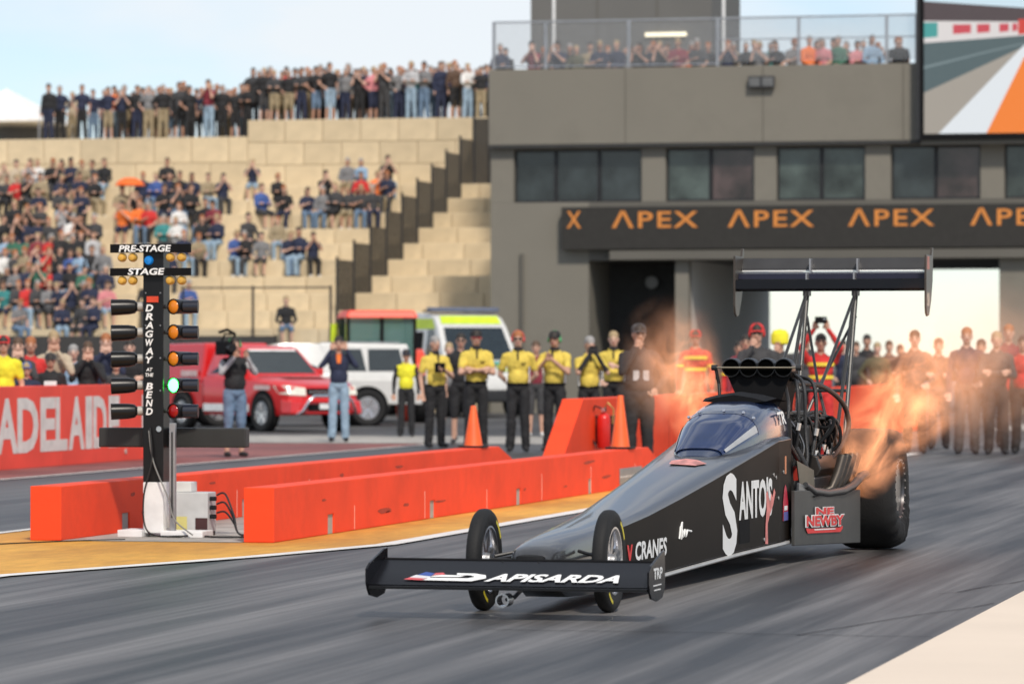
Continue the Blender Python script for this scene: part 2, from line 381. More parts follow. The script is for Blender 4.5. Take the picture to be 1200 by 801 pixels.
# window band: piers between glazing, set back under the overhanging top storey
wins = [(602,650),(650,701),(701,752),(780,832),(832,884),(910,962),(962,1014),(1044,1096),(1096,1149),(1177,1228)]
zs0, zs1 = 5.42, 6.78
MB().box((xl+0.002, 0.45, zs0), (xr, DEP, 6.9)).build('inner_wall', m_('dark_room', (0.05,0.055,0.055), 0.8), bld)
cols = [(None,602),(752,780),(884,910),(1014,1044),(1149,1177),(1228,None)]
for a, b_ in cols:
    xa = xl if a is None else ray_xy(a, BY); xb = xr if b_ is None else ray_xy(b_, BY)
    if a is None: xa, xb = xl+0.003, ray_xy(602, BY)
    MB().box((xa, -0.002, zs0+0.003), (xb, 0.44, 6.898)).build('window_pier', BG, bld)
MB().box((xl+0.004, 0.0, 6.78), (xr, 0.43, 6.899)).build('window_head', BG, bld)
def mottled_reflection(name, c):  # mottled reflections painted into the pane colour
    return mat(name, c, 0.10, var=0.75, scale=1.3, spec=0.6, stain=.6, sscale=.8)
gl = [mottled_reflection('window_glass_dark', (0.020,0.026,0.028)), mottled_reflection('window_glass_green', (0.045,0.060,0.055)), mottled_reflection('window_glass_warm', (0.055,0.035,0.034))]
for i, (a, b_) in enumerate(wins):
    xa, xb = ray_xy(a, BY), ray_xy(b_, BY)
    f = MB()
    f.box((xa+.01, .16, zs0+.01), (xa+.05, .24, 6.775)); f.box((xb-.05, .16, zs0+.01), (xb-.01, .24, 6.775))
    f.box((xa+.05, .16, zs0+.01), (xb-.05, .24, zs0+.06)); f.box((xa+.05, .16, 6.72), (xb-.05, .24, 6.775))
    fo = f.build('window', DARKSTEEL, bld)
    MB().box((xa+.05, .19, zs0+.06), (xb-.05, .21, 6.72)).build('pane', gl[[0,0,0,1,2,1,1,0,2,1][i]], fo)
# top storey, made of render panels with a joint, slightly proud
xs_ = [xl, ray_xy(735, BY), ray_xy(896, BY), ray_xy(1060, BY), -6.0, -1.0, xr]
for a, b_ in zip(xs_[:-1], xs_[1:]):
    MB().box((a+0.006, -0.25, 6.9), (b_-0.006, 0.25, 8.84)).build('wall_panel', BG, bld, bevel=0.008)
for p_ in (612,): MB().cyl((ray_xy(p_, BY), -.06, .1), (ray_xy(p_, BY), -.06, 4.1), .05, n=10).build('downpipe', BG2, bld)
MB().box((xl, 0.25, 6.9), (xr, DEP, 8.30)).build('roof_slab', BG2, bld)
MB().box((xl, -0.24, 6.82), (xr, 0.0, 6.895)).build('drip_edge', m_('drip_dark', (0.03,0.03,0.03), 0.6), bld)
# LED fascia
led0, led1 = ray_xy(661, BY), xr
MB().box((led0, -0.32, 4.20), (led1, -0.02, 5.28)).build('led_fascia', m_('led_black', (0.030,0.028,0.025), 0.6, spec=.3), bld)
LEDO = m_('led_orange', (0.45,0.17,0.035), 0.5, emit=(1.0,0.30,0.03), estr=0.16)
def apex(px0, px1, s='ΛPEX'):
    xa, xb = ray_xy(px0, BY-.32), ray_xy(px1, BY-.32)
    text(s, 'lettering', LEDO, bld, (xa, -0.322, 4.74), (1,0,0), (0,0,1), xb-xa, 0.44, offset=0.012, spacing=1.15, depth=0.004)
apex(664, 681, 'X'); apex(717, 818); apex(853, 954); apex(994, 1095); apex(1137, 1240)
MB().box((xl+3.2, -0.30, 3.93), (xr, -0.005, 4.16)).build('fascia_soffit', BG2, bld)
# upper block on the roof
MB().box((ray_xy(622, 110), 7.0, 8.3), (ray_xy(834, 110), 11.5, 14.0)).build('upper_block', m_('block_grey', (0.135,0.132,0.125), 0.8, var=0.05, scale=0.5), bld)
for p in (700, 770): MB().box((ray_xy(p, 110)-.015, 6.985, 8.3), (ray_xy(p, 110)+.015, 7.0, 14)).build('block_joint', BG2, bld)
MB().box((ray_xy(756, 109.9), 6.9, 10.2), (ray_xy(804, 109.9), 6.99, 10.3)).build('strip_light', m_('lit_tube', (0.9,0.85,0.7), 0.5, emit=(1,0.85,0.55), estr=1.2), bld)
# doorway lamp
MB().lathe([(0.0,0),(0.16,0.02),(0.18,0.05),(0.0,0.09)], (ray_xy(765, 105.5), 2.3, 3.4), 'y', 16).build('dome_lamp', m_('lamp_glass', (0.25,0.25,0.24), 0.4), bld)
# floodlight under the parapet
fl = thing('floodlight', 'small black floodlight fixed to the grey building wall below the railing', 'floodlight', (ray_xy(893, BY-.3), BY-.25, 8.42))
MB().box((-.34, -.18, -.16), (.34, -.06, .14)).build('housing', DARKSTEEL, fl, bevel=0.02)
for s in (-1, 1): MB().box((s*.17-.14, -.186, -.12), (s*.17+.14, -.176, .10)).build('lens', m_('lamp_lens', (0.12,0.12,0.12), 0.2), fl)
MB().box((-.03, -.06, -.06), (.03, 0.005, .05)).build('bracket', DARKSTEEL, fl)
# roof balustrade
bal = thing('roof_balustrade', 'steel and mesh balustrade along the roof of the grey building', 'railing', (0, BY-0.12, 8.845))
MESHG = mat('fine_mesh', (0.30,0.32,0.34), 0.5, alpha=0.18)
bx = [580, 641, 738, 842, 937, 1040, 1075]
for i, p in enumerate(bx):
    x = ray_xy(p, BY)
    MB().box((x-.035, -.035, 0), (x+.035, .035, 1.24)).build('post', STEEL, bal)
    if i < len(bx)-1:
        x2 = ray_xy(bx[i+1], BY)
        MB().box((x+.035, -.03, 1.20), (x2-.035, .03, 1.245)).build('top_rail', STEEL, bal)
        MB().box((x+.035, -.02, .66 if i > 2 else .05), (x2-.035, .02, .69 if i > 2 else .085)).build('lower_rail', STEEL, bal)
        MB().box((x+.036, -.006, .09), (x2-.036, .006, 1.19)).build('mesh_panel', MESHG, bal)
for p, yy, h, in ((649, 106.5, 4.0), (848, 106.0, 4.0)):
    pl_ = thing('roof_mast', 'white mast on the roof in front of the upper block' if p < 700 else 'white mast on the roof right of the upper block', 'mast', (ray_xy(p, yy), yy, 8.3))
    MB().cyl((0,0,0), (0,0,h), .045, .04, 10).build('pole', WHITE, pl_); MB().cyl((0,0,0), (0,0,.04), .14, n=12).build('base', STEEL, pl_)

# ---------------------------------------------------------------- big screen
SX0 = ray_xy(1083, BY-0.6); SW, SH = 7.2, 4.05; SZ = 7.03
scr = thing('video_screen', 'large outdoor video screen showing a track with orange and white kerb', 'screen', (SX0, BY-0.6, SZ))
MB().box((-.10, 0.0, -.14), (SW+.10, .34, SH+.1)).build('housing', MATTEBLACK, scr, bevel=0.01)
MB().box((-.20, -.02, -.14), (-.105, .30, SH+.1)).build('side_post', DARKSTEEL, scr)
MB().box((-.10, .10, -.26), (SW+.10, .33, -.145)).build('sill_beam', BG2, scr)
def scrmat(n, c, s=0.85): return mat('screen_' + n, (0.02,0.02,0.02), 0.4, emit=c, estr=s)
# picture on the screen, in metres from its lower left corner
u = 46.6
def sp(px, py): return ((px-1083)/u, (160-py)/u)
def scrpoly(n, c, pts, d, s=0.85): return poly(n, scrmat(n, c, s), scr, (0, -0.002, 0), (1,0,0), (0,0,1), [sp(*p) for p in pts], d)
scrpoly('image_sky', 'cfe6f2', [(1083,160),(1418,160),(1418,-28),(1083,-28)], 0.002)
scrpoly('image_crowd', '4a3c3e', [(1083,30),(1200,34),(1418,40),(1418,10),(1200,15),(1083,5)], 0.004)
scrpoly('image_hoarding', 'ded8d6', [(1083,54),(1200,47),(1418,36),(1418,30),(1200,31),(1083,28)], 0.006)
scrpoly('image_hoarding_green', '3f9c98', [(1083,48),(1099,47),(1099,30),(1083,30)], 0.008)
for i, (a, b_) in enumerate(((1117,1138),(1145,1160),(1171,1182),(1186,1192))):
    scrpoly('image_logo', 'cc4450', [(a,44-i*.6),(b_,43-i*.6),(b_,33),(a,33)], 0.009)
scrpoly('image_red_gate', 'd23a2c', [(1193,46),(1215,44),(1215,28),(1193,28)], 0.0095)
scrpoly('image_track', '4d5f62', [(1083,112),(1200,62),(1418,40),(1418,36),(1200,47),(1083,54)], 0.008)
scrpoly('image_track_line', '76878a', [(1083,84),(1150,68),(1200,57),(1200,55.5),(1150,66),(1083,81)], 0.010)
scrpoly('image_verge', 'a39b90', [(1083,160),(1101,160),(1200,66),(1418,41),(1418,40),(1200,60),(1083,112)], 0.011)
scrpoly('image_white_kerb', 'e3e8ec', [(1100,160),(1157,160),(1200,73),(1330,48),(1330,46),(1200,58)], 0.013)
scrpoly('image_orange_kerb', 'f5801c', [(1156,160),(1418,160),(1418,52),(1330,47.5),(1200,72)], 0.015)

# ---------------------------------------------------------------- grandstand of concrete blocks
gs = thing('grandstand', 'tan concrete block terraces rising behind the start area', 'grandstand', (0, 0, 0))
TAN = mat('tan_block', (0.62,0.505,0.335), 0.85, var=0.12, scale=1.5, bump=0.25, bscale=6, rnd=0.09, stain=0.24, sscale=0.9)
NR, RH, RD, Z0, YG = 10, 0.495, 1.72, 2.20, 104.0
XA, XB = -47.5, xl - 0.02
BL = 1.22
me_b = MB().box((0,0,0), (BL-0.015, RD+0.02, RH-0.012)).mesh('block', bevel=0.02); me_b.materials.append(TAN)
for k in range(NR):
    x = XB - BL - (0.6 if k % 2 else 0) ; y = YG + k*RD
    if k % 2: MB().box((XB-0.6, y, Z0+(k-1)*RH), (XB-.005, y+RD+.02, Z0+k*RH-.012)).build('block', TAN, gs, bevel=0.02)
    while x > XA:
        b = link('block', me_b, gs, (x, y, Z0 + (k-1)*RH)); x -= BL
YT = YG + NR*RD
XS = ray_xy(290, YT)                       # left of here the walkway is one step lower
ZW, ZWL = Z0 + (NR-1)*RH + 2.1, Z0 + (NR-1)*RH + 1.6
for (xa, xb, nc, hh) in ((XS, XB, 3, 0.7), (XA, XS, 2, 0.8)):
    n = round((xb-xa)/BL); bw = (xb-xa)/n
    me_t = MB().box((0,0,0), (bw-0.015, 0.9, hh-.012)).mesh('block', bevel=0.02); me_t.materials.append(TAN)
    me_h = MB().box((0,0,0), (bw/2-0.015, 0.9, hh-.012)).mesh('block', bevel=0.02); me_h.materials.append(TAN)
    for c in range(nc):
        z = Z0 + (NR-1)*RH + c*hh
        if c % 2 == 0:
            for i in range(n): link('block', me_t, gs, (xa + i*bw + .007, YT, z))
        else:
            link('block', me_h, gs, (xa+.007, YT, z)); link('block', me_h, gs, (xb-bw/2+.007, YT, z))
            for i in range(n-1): link('block', me_t, gs, (xa + (i+.5)*bw + .007, YT, z))
MB().box((XA, YG+.05, 0), (XB, YT+.1, Z0-RH-.02)).build('base', TAN, gs)
MB().box((XS, YT+0.9, 4), (XB+4.0, YT+8, ZW-.02)).build('top_walkway', TAN, gs)
MB().box((XA, YT+0.9, 4), (XS-.01, YT+8, ZWL-.02)).build('top_walkway', TAN, gs)
# sloping mesh fence on the terraces
fx = -29.45
fen = thing('terrace_fence', 'dark mesh fence stepping up the tan terraces', 'fence', (fx, YG, 0))
SHADE = mat('dark_shade_mesh', (0.075,0.067,0.056), 0.8, alpha=0.74)
for k in range(1, NR):
    y0 = k*RD - 0.1; zb = Z0 + (k-1)*RH; top = zb + 1.85
    MB().box((-.03, y0, zb), (.03, y0+.06, top+.08)).build('post', DARKSTEEL, fen)
    MB().box((-.012, y0+.10, zb+.06), (.012, y0+RD-.10, top)).build('mesh_panel', SHADE, fen)
for k in range(3):
    y0 = NR*RD + 0.06; x0 = 0.0 + k*0.48
    if k: MB().box((x0-.48+.03, y0-.10, Z0+(NR-1)*RH), (x0-.03, y0-.08, Z0+(NR-1)*RH+2.05)).build('mesh_panel', SHADE, fen)
    MB().box((x0-.03, y0-.12, Z0+(NR-1)*RH), (x0+.03, y0-.06, Z0+(NR-1)*RH+2.1)).build('post', DARKSTEEL, fen)
# front rail of the terraces
fr = thing('terrace_rail', 'thin steel rail with posts along the foot of the terraces', 'railing', (0, YG-0.05, Z0-RH))
for p in (215, 297, 388):
    x = ray_xy(p, YG); MB().cyl((x,0,0), (x,0,1.62), .035, n=8).build('post', DARKSTEEL, fr)
for a, b_ in ((215,297),(297,388)):
    MB().cyl((ray_xy(a,YG)+.04,0,1.57), (ray_xy(b_,YG)-.04,0,1.57), .022, n=8).build('rail', DARKSTEEL, fr)
MB().box((XA, -.1, -1.0), (ray_xy(215,YG)-.1, -.02, .05)).build('kick_board', TAN, fr)
# dark hoarding in front
dh = thing('dark_hoarding', 'long black hoarding below the terraces, left of the parked vehicles', 'hoarding', (0, 95, 0))
x = ray_xy(322, 95); i = 0
while x > -40:
    MB().box((x-2.38, 0, .05), (x, .05, 1.95)).build('panel', m_('charcoal_cloth', (0.045,0.043,0.042), 0.85), dh); x -= 2.4
    MB().cyl((x+2.41,.08,0), (x+2.41,.08,1.97), .03, n=8).build('post', DARKSTEEL, dh)
# marquee at the top left
mq = thing('marquee', 'white pitched marquee beside the crowd at the left edge', 'tent', (ray_xy(-4, YT+4), YT+5, ZWL-.02))
roof = MB(); hw = 1.75
roof.add([(-hw,-hw,.85),(hw,-hw,.85),(hw,hw,.85),(-hw,hw,.85),(-.02,0,1.95),(-hw,-hw,.78),(hw,-hw,.78),(hw,hw,.78),(-hw,hw,.78)], [(0,1,4),(1,2,4),(2,3,4),(3,0,4),(0,5,6,1),(1,6,7,2),(2,7,8,3),(3,8,5,0),(5,8,7,6)])
roof.build('roof', m_('tent_white', (0.78,0.77,0.75), 0.7), mq)
for sx in (-1,1):
    for sy in (-1,1): MB().cyl((sx*(hw-.05),sy*(hw-.05),0), (sx*(hw-.05),sy*(hw-.05),.8), .03, n=8).build('leg', STEEL, mq)
MB().box((-hw+.06,hw-.05,0), (hw-.06,hw-.03,.8)).build('shade_sheet', m_('tent_shade_grey', (0.25,0.25,0.25), 0.8), mq)  # grey sheet standing in for the shade under the tent roof
# ================================================================ STARTING LIGHT TREE
tx, ty = -9.98, 30.55
tree = thing('starting_light_tree', 'black drag racing starting light tree with one green lamp lit', 'traffic light', (tx, ty, 0.012))
px = 1/150.0                                   # metres for a picture pixel at the tree
def X(p): return (p-182)*px
def Z(p): return (630-p)*px
MB().box((-.083, -.083, Z(566)), (.083, .083, Z(297))).build('post', BLACK, tree, bevel=0.006)
MB().box((-.083, -.083, .03), (.083, .083, Z(566))).build('post_base', WHITE, tree, bevel=0.006)
MB().box((X(142), -.16, 0.0), (X(172), .16, .055)).build('foot', WHITE, tree, bevel=0.006)
MB().box((X(194.5), -.16, 0.0), (X(246), .12, .05)).build('foot', WHITE, tree, bevel=0.006)
for nm, y0, y1, s, a, b in (('stage_sign', 298, 288, 'PRE-STAGE', 142, 206), ('stage_sign', 325, 316, 'STAGE', 153, 198)):
    sg = MB().box((X(131), -.125, Z(y0)), (X(229), -.085, Z(y1))).build(nm, MATTEBLACK, tree, bevel=0.004)
    text(s, 'lettering', PRINT, sg, (X(a), -.126, Z(y0)+.006), (1,0,0), (0,0,1), (b-a)*px, .053, offset=0.03, shear=0.15, depth=0.002)
    for p in (144, 157, 203, 217):
        l = MB().lathe([(0,-.035),(.022,-.030),(.034,-.01),(.036,.02),(.02,.03),(0,.03)], (X(p), -.09, Z(y0)-.036), 'y', 16).build('stage_lamp', m_('small_amber_lens', (0.60,0.34,0.06), 0.25, emit=(1,.5,.1), estr=0.05), tree, smooth=40)
MB().lathe([(0,-.03),(.03,-.022),(.036,0),(.036,.03),(0,.03)], (X(177), -.09, Z(307)), 'y', 18).build('blue_lamp', m_('blue_lens', (0.01,0.16,0.45), 0.2, emit=(0.0,.25,.8), estr=0.25), tree, smooth=40)
MB().box((-.05, -.092, Z(356)), (.045, -.0835, Z(349))).build('red_badge', m_('red_badge', (0.65,0.06,0.02), 0.4), tree)
LENS = {'amber': m_('amber_lens', (0.62,0.19,0.015), 0.18, emit=(1,.28,.01), estr=0.12), 'green': m_('lit_green_lens', (0.1,0.8,0.3), 0.2, emit=(0.025,1.0,0.06), estr=26.0),
        'red': m_('red_lens', (0.30,0.008,0.008), 0.15), 'dark': m_('dark_lens', (0.015,0.02,0.018), 0.15)}
for y, kind in ((361,'amber'), (391,'amber'), (422,'amber'), (453,'green'), (483,'red')):
    z = Z(y)
    # left lamp: its hood opens towards the far lane, seen from the side
    l = thing('side_lamp', None, None, (0,0,0)); l.parent = tree
    hd = Vector((-.93, -.36, -.03)).normalized()
    p0 = Vector((X(160), -.03, z)); p1 = p0 + hd*0.205
    b = MB(); n = 22; uu = hd.orthogonal().normalized(); vv = hd.cross(uu)
    rings = []
    for t_, r_ in ((0,.03),(.02,.052),(.07,.060),(.205,.064),(.205,.055),(.10,.050),(.09,.0)):
        rings.append([p0 + hd*t_ + (uu*math.cos(2*math.pi*i/n)+vv*math.sin(2*math.pi*i/n))*r_ for i in range(n)])
    b.loft(rings); b.build('hood', BLACK, l, smooth=35)
    MB().cyl(p0+hd*.098, p0+hd*.102, .049, n=18).build('lens', m_('green_dark_lens', (0.01,0.05,0.02), .2) if kind == 'green' else LENS['dark'], l)
    MB().cyl(p0+Vector((.0,0,0)), (X(172), 0, z), .036, .036, 14).build('socket', m_('pale_socket', (0.38,0.36,0.33), 0.5), l, smooth=40)
    MB().cyl((X(172)-.028,0.02,z), (X(172)-.02,0.02,z), .052, .052, 14).build('collar', DARKSTEEL, l, smooth=40)
    # right lamp: its lens looks at the camera
    r = thing('side_lamp', None, None, (0,0,0)); r.parent = tree
    c = Vector((X(206), -.05, z)); dv = Vector((-.40, -.91, 0)).normalized(); uu = dv.orthogonal().normalized(); vv = dv.cross(uu)
    b = MB(); rings = []
    for t_, r_ in ((-.20,.045),(-.185,.055),(-.02,.058),(-.0,.062),(.012,.062),(.012,.054),(.0,.052),(-.002,0)):
        rings.append([c - dv*0 + Vector((.10,.20,0)).normalized()*0 + dv*t_ + (uu*math.cos(2*math.pi*i/n)+vv*math.sin(2*math.pi*i/n))*r_ for i in range(n)])
    b.loft(rings); b.build('hood', BLACK, r, smooth=35)
    b = MB(); rings = []
    for t_, r_ in ((.001,.053),(.014,.046),(.022,.028),(.025,.002)):
        rings.append([c + dv*t_ + (uu*math.cos(2*math.pi*i/n)+vv*math.sin(2*math.pi*i/n))*r_ for i in range(n)])
    b.loft(rings); b.build('lens', LENS[kind], r, smooth=60)
    MB().cyl(c + Vector((.06,.05,0)), c + Vector((.175,.07,0)), .05, .052, 18).build('lamp_back', m_('blue_black', (0.012,0.015,0.026), 0.3), r, smooth=40)
    MB().cyl((.083,-.01,z), (X(200),-.03,z), .016, n=10).build('arm', STEEL, r)
# vertical lettering
for s, y0, y1, w_ in [(c, 358.5+i*10.1, 358.5+i*10.1+8.2, 9.5) for i, c in enumerate('DRAGWAY')] + [('AT', 432.5, 436.5, 8), ('THE', 438.8, 442.8, 10)] + [(c, 450+i*9.8, 450+i*9.8+8.2, 8.5) for i, c in enumerate('BEND')]:
    text(s, 'lettering', PRINT, tree, (X(177.5)-w_*px/2, -.0835, Z(y1)), (1,0,0), (0,0,1), w_*px, (y1-y0)*px, offset=0.03, shear=0.18, depth=0.003)
MB().box((X(106), .09, Z(526)), (X(287), .20, Z(503))).build('cross_beam', m_('beam_black', (0.022,0.023,0.022), 0.5), tree, bevel=0.012)
for i in range(4):
    for s in (-1, 1): MB().cyl((s*.06, -.088, Z(345+i*38)), (s*.06, -.082, Z(345+i*38)), .006, n=8).build('bolt', STEEL, tree)
MB().cyl((.05,-.094,Z(504)), (.05,-.083,Z(504)), .022, n=12).build('knob', CHROME, tree)
st = thing('steel_stand', 'thin grey steel upright standing beside the starting light tree', 'post', (tx+X(207), ty-.10, 0.063))
MB().box((-.024, -.02, 0), (.024, .02, Z(500)-.03)).build('upright', STEEL, st, bevel=0.004)
MB().box((-.006, -.024, .1), (.006, -.0205, Z(500)-.1)).build('slot_strip', DARKSTEEL, st)
cb = thing('electrical_cabinet', 'pale grey electrical cabinet behind the starting light tree', 'cabinet', (tx+X(217), ty+.28, 0.012))
MB().box((-.17, -.10, 0.03), (.13, .12, .34)).build('body', m_('cabinet_grey', (0.52,0.53,0.53), 0.5), cb, bevel=0.008)
MB().box((-.17, -.06, 0.341), (-.02, .10, .42)).build('upper_box', m_('cabinet_white', (0.66,0.66,0.64), 0.5), cb, bevel=0.008)
MB().box((.03, -.106, .035), (.128, -.101, .14)).build('dark_socket', m_('dark_red_socket', (0.05,0.015,0.015), 0.5), cb)
MB().box((-.17, -.1055, .04), (-.04, -.101, .15)).build('yellow_label', m_('label_yellow', (0.62,0.56,0.20), 0.6), cb)
for i in range(3): MB().cyl((.131,-.04,.15+i*.07), (.18,-.04,.15+i*.07), .018, n=10).build('plug', BLACK, cb)
for s in (-.15,.11): MB().box((s-.02,-.08,0), (s+.02,.1,.03)).build('foot', DARKSTEEL, cb)
def cable(label, pts, r=.008, name='cable', m=None, g='cables at the foot of the light tree'):
    P = [Vector(p) for p in pts]; out = []
    for i in range(len(P)-1):
        a, b, c, d = P[max(i-1,0)], P[i], P[i+1], P[min(i+2,len(P)-1)]
        for k in range(6):
            q = k/6; out.append(0.5*((2*b)+(c-a)*q+(2*a-5*b+4*c-d)*q*q+(3*b-a-3*c+d)*q**3))
    out.append(P[-1])
    return tag(MB().tube(out, r, 7).build(name, m or m_('cable_black', (0.015,0.015,0.015), 0.5), smooth=60), label, 'cable', g)
T3 = lambda a, b, z: (tx+a, ty+b, z)
cable('black cable hanging down the front of the light tree post', [T3(-.02,-.10,.86), T3(0.0,-.12,.6), T3(-.065,-.11,.35), T3(-.06,-.12,.12), T3(.03,-.16,.03), T3(.25,-.20,.025), T3(.34,-.1,.03)], .007)
cable('grey cable looping from the post to the steel stand', [T3(-.03,-.10,.84), T3(.01,-.11,.6), T3(.14,-.14,.32), T3(.20,-.16,.15), T3(.36,-.2,.035)], .006, m=m_('cable_grey', (0.2,0.2,0.19), .5))
for i, lab in enumerate(('lowest black cable curving from the cabinet to the barrier', 'middle black cable curving from the cabinet to the barrier', 'topmost black cable curving from the cabinet to the barrier')):
    cable(lab, [T3(.42,.24,.19+i*.07), T3(.50,.2,.20+i*.07), T3(.60,.1,.12+i*.03), T3(.68,0,.035), T3(.86,-.12+i*.1,.022+i*.02)], .008)
cable('black cable lying flat on the concrete pad by the cabinet', [T3(.15,-.22,.022), T3(.4,-.10,.022), T3(.55,-.2,.022), T3(.75,-.18,.022), T3(.92,-.3,.022)], .008)
cable('long thin cable lying across the yellow paint to the left', [T3(-.05,-.62,.016), T3(-.5,-1.1,.014), T3(-1.0,-2.2,.014), T3(-1.5,-4.0,.014)], .005)

# ================================================================ CONES AND EXTINGUISHER
def cone(x, y, z, label, h):
    t = thing('traffic_cone', label, 'cone', (x, y, z), 0, 'orange cones on the barrier ends')
    MB().box((-.14,-.14,0), (.14,.14,.025)).build('base', RUBBER, t, bevel=0.008)
    MB().lathe([(.105,.025),(.10,.04),(.03,h-.01),(.026,h),(.012,h),(.012,h-.02)], n=24).build('cone', ORANGE, t, smooth=50)
    return t
cone(-10.605, 43.6, .425, 'orange traffic cone standing on the rear barrier, in front of officials', .46)
cone(-8.91, 43.35, .425, 'orange traffic cone standing beside the fire extinguisher', .58)
fe = thing('fire_extinguisher', 'red fire extinguisher hung on the sloped red wall', 'extinguisher', (-10.35, 49.35, 0.30))
MB().lathe([(.0,0),(.075,.0),(.082,.015),(.082,.36),(.07,.40),(.03,.43),(.03,.46),(0,.46)], n=20).build('tank', m_('extinguisher_red', (0.62,0.02,0.015), 0.3), fe, smooth=40)
MB().box((-.03,-.05,.45), (.03,.03,.50)).build('valve', BLACK, fe, bevel=0.01)
MB().cyl((0,-.05,.47), (0,-.06,.47), .03, n=12).build('gauge', CHROME, fe)
MB().tube([(.0,-.03,.48),(-.10,-.06,.52),(-.16,-.06,.38),(-.15,-.06,.15),(-.08,-.09,.02)], .012, 8).build('hose', BLACK, fe, smooth=60)
MB().tube([(.02,-.03,.50),(.06,-.05,.56),(.13,-.04,.48),(.12,-.05,.30)], .010, 8).build('hose', m_('brass', (0.5,0.36,0.12), .35, .8), fe, smooth=60)
MB().box((-.12,.078,.05), (.12,.10,.40)).build('bracket', DARKSTEEL, fe)

# ================================================================ DRAGSTER  (local +y runs back along the car)
dr = thing('dragster', 'black top fuel dragster launching with flames from its exhausts', 'race car', (-4.965, 22.12, 0.004), R(-1.15))
CARP = m_('dragster_black', (0.028,0.028,0.030), 0.36, coat=0.45, spec=0.75, var=0.05); CARW = m_('wing_black', (0.006,0.006,0.008), 0.25, spec=0.22, var=0.08)
CARS = m_('dragster_side_brown_sheen', (0.014,0.0105,0.0085), 0.5, var=0.15, scale=2, spec=0.06)  # brown reflection on the flank mixed into this base colour
NAVY = m_('dragster_navy', (0.012,0.022,0.060), 0.18, coat=0.5)
S = [(-.36,.085,.285,.315,.33),(-.33,.115,.23,.325,.355),(-.22,.135,.15,.345,.375),(0,.145,.08,.37,.405),(.6,.166,.065,.41,.440),(1.2,.19,.065,.446,.477),(1.7,.208,.078,.482,.512),
     (2.5,.241,.095,.560,.595),(3.3,.273,.11,.645,.683),(4.0,.301,.122,.722,.757),(4.6,.324,.128,.788,.815),(5.15,.346,.133,.852,.870),(5.6,.346,.135,.860,.880)]
def wat(y):
    for a, b in zip(S[:-1], S[1:]):
        if a[0] <= y <= b[0]: return a[1] + (b[1]-a[1])*(y-a[0])/(b[0]-a[0])
    return S[-1][1]
def zbat(y):
    for a, b in zip(S[:-1], S[1:]):
        if a[0] <= y <= b[0]: return a[2] + (b[2]-a[2])*(y-a[0])/(b[0]-a[0])
    return S[-1][2]
rings = []
for y, wd, zb, zs, zt in S:
    h = [(wd*.80, zb), (wd*.97, zb+.03), (wd, zb+(zs-zb)*.5), (wd, zs-.012), (wd*.965, zs), (wd*.78, zs+(zt-zs)*.55), (wd*.42, zs+(zt-zs)*.93), (0, zt)]
    rings.append([(x, y, z) for x, z in h] + [(-x, y, z) for x, z in reversed(h[:-1])])
MB().loft(rings).build('body', CARP, dr, smooth=38)
# side skins carry the dull black wrap
for s in (1, -1):
    g = [[(s*(wat(y)+.003), y, zbat(y)+.035+(q/4)*(zs-.016-zbat(y)-.035)) for q in range(5)] for y, _, _, zs, _ in S if .1 < y < 5.7]
    MB().grid(g).build('side_panel', CARS, dr)
    MB().tube([(s*(wat(y)+.006), y, zbat(y)+.012) for y in (1.0,1.7,2.5,3.3,4.0,4.6,5.15,5.6)], .013, 6).build('sill_strip', m_('sill_grey', (0.45,0.44,0.43), 0.4, .3), dr)
# canopy
CY = [(4.04,.11,.735,.765),(4.2,.17,.745,.82),(4.4,.20,.76,.885),(4.7,.243,.78,.980),(5.0,.272,.80,1.055),(5.2,.284,.82,1.09),(5.4,.29,.83,1.112),(5.6,.29,.84,1.122),(5.8,.28,.84,1.118),(5.95,.265,.84,1.08),(6.03,.23,.84,.99)]
def cpt(y, a, off=0.0):
    for p, q in zip(CY[:-1], CY[1:]):
        if p[0] <= y <= q[0]:
            t_ = (y-p[0])/(q[0]-p[0]); wd, zb, zt = (p[i]+(q[i]-p[i])*t_ for i in (1,2,3)); break
    c_, s_ = math.cos(a), math.sin(a); e = 0.62
    return ((wd+off)*math.copysign(abs(c_)**e, c_), y - off*.6, zb + (zt-zb+off)*abs(s_)**e)
YS = [4.04,4.12,4.2,4.3,4.4,4.55,4.7,4.85,5.0,5.1,5.2,5.3,5.4,5.5,5.6,5.7,5.8,5.9,5.95,6.029]
MB().loft([[cpt(y, math.pi*i/20) for i in range(21)] for y in YS]).build('canopy_shell', NAVY, dr, smooth=40)
gw = [[cpt(4.16+(.72)*i/14, R(13+154*j/26), .007) for j in range(27)] for i in range(15)]
MB().grid(gw).build('windscreen', m_('blue_reflection_windscreen', (0.004,0.015,0.070), 0.05, spec=0.6, coat=0.25), dr, smooth=60)  # blue reflection put into the opaque glass colour
for s in (1,-1):
    g = [[cpt(4.20+.66*i/10, R(90-s*(58+14*j/3)), .010) for j in range(4)] for i in range(11)]
    MB().grid(g).build('windscreen_frame', m_('frame_reflection', (0.35,0.36,0.37), .35), dr, smooth=60)  # whitish reflection on the pillars painted as pale strips
g = [[cpt(4.88+.05*i/2, R(13+154*j/22), .011) for j in range(23)] for i in range(3)]
MB().grid(g).build('windscreen_frame', NAVY, dr, smooth=60)
for j in range(5):
    c = Vector(cpt(4.905, R(45+22*j), .014)); MB().cyl(c, c+Vector((0,-.008,.006)), .011, n=8).build('rivet', CHROME, dr)
b = MB()
b.loft([[(x*(.22 if k == 0 else .25), y, z+dz*(1-abs(x)**2*.5)) for x, dz in ((-1,0),(-.6,.03),(0,.045),(.6,.03),(1,0),(.6,-.01),(0,-.01),(-.6,-.01))] for k, (y, z) in enumerate(((5.35,1.105),(5.6,1.125),(5.98,1.10)))])
b.build('headrest_fairing', MATTEBLACK, dr, smooth=40)
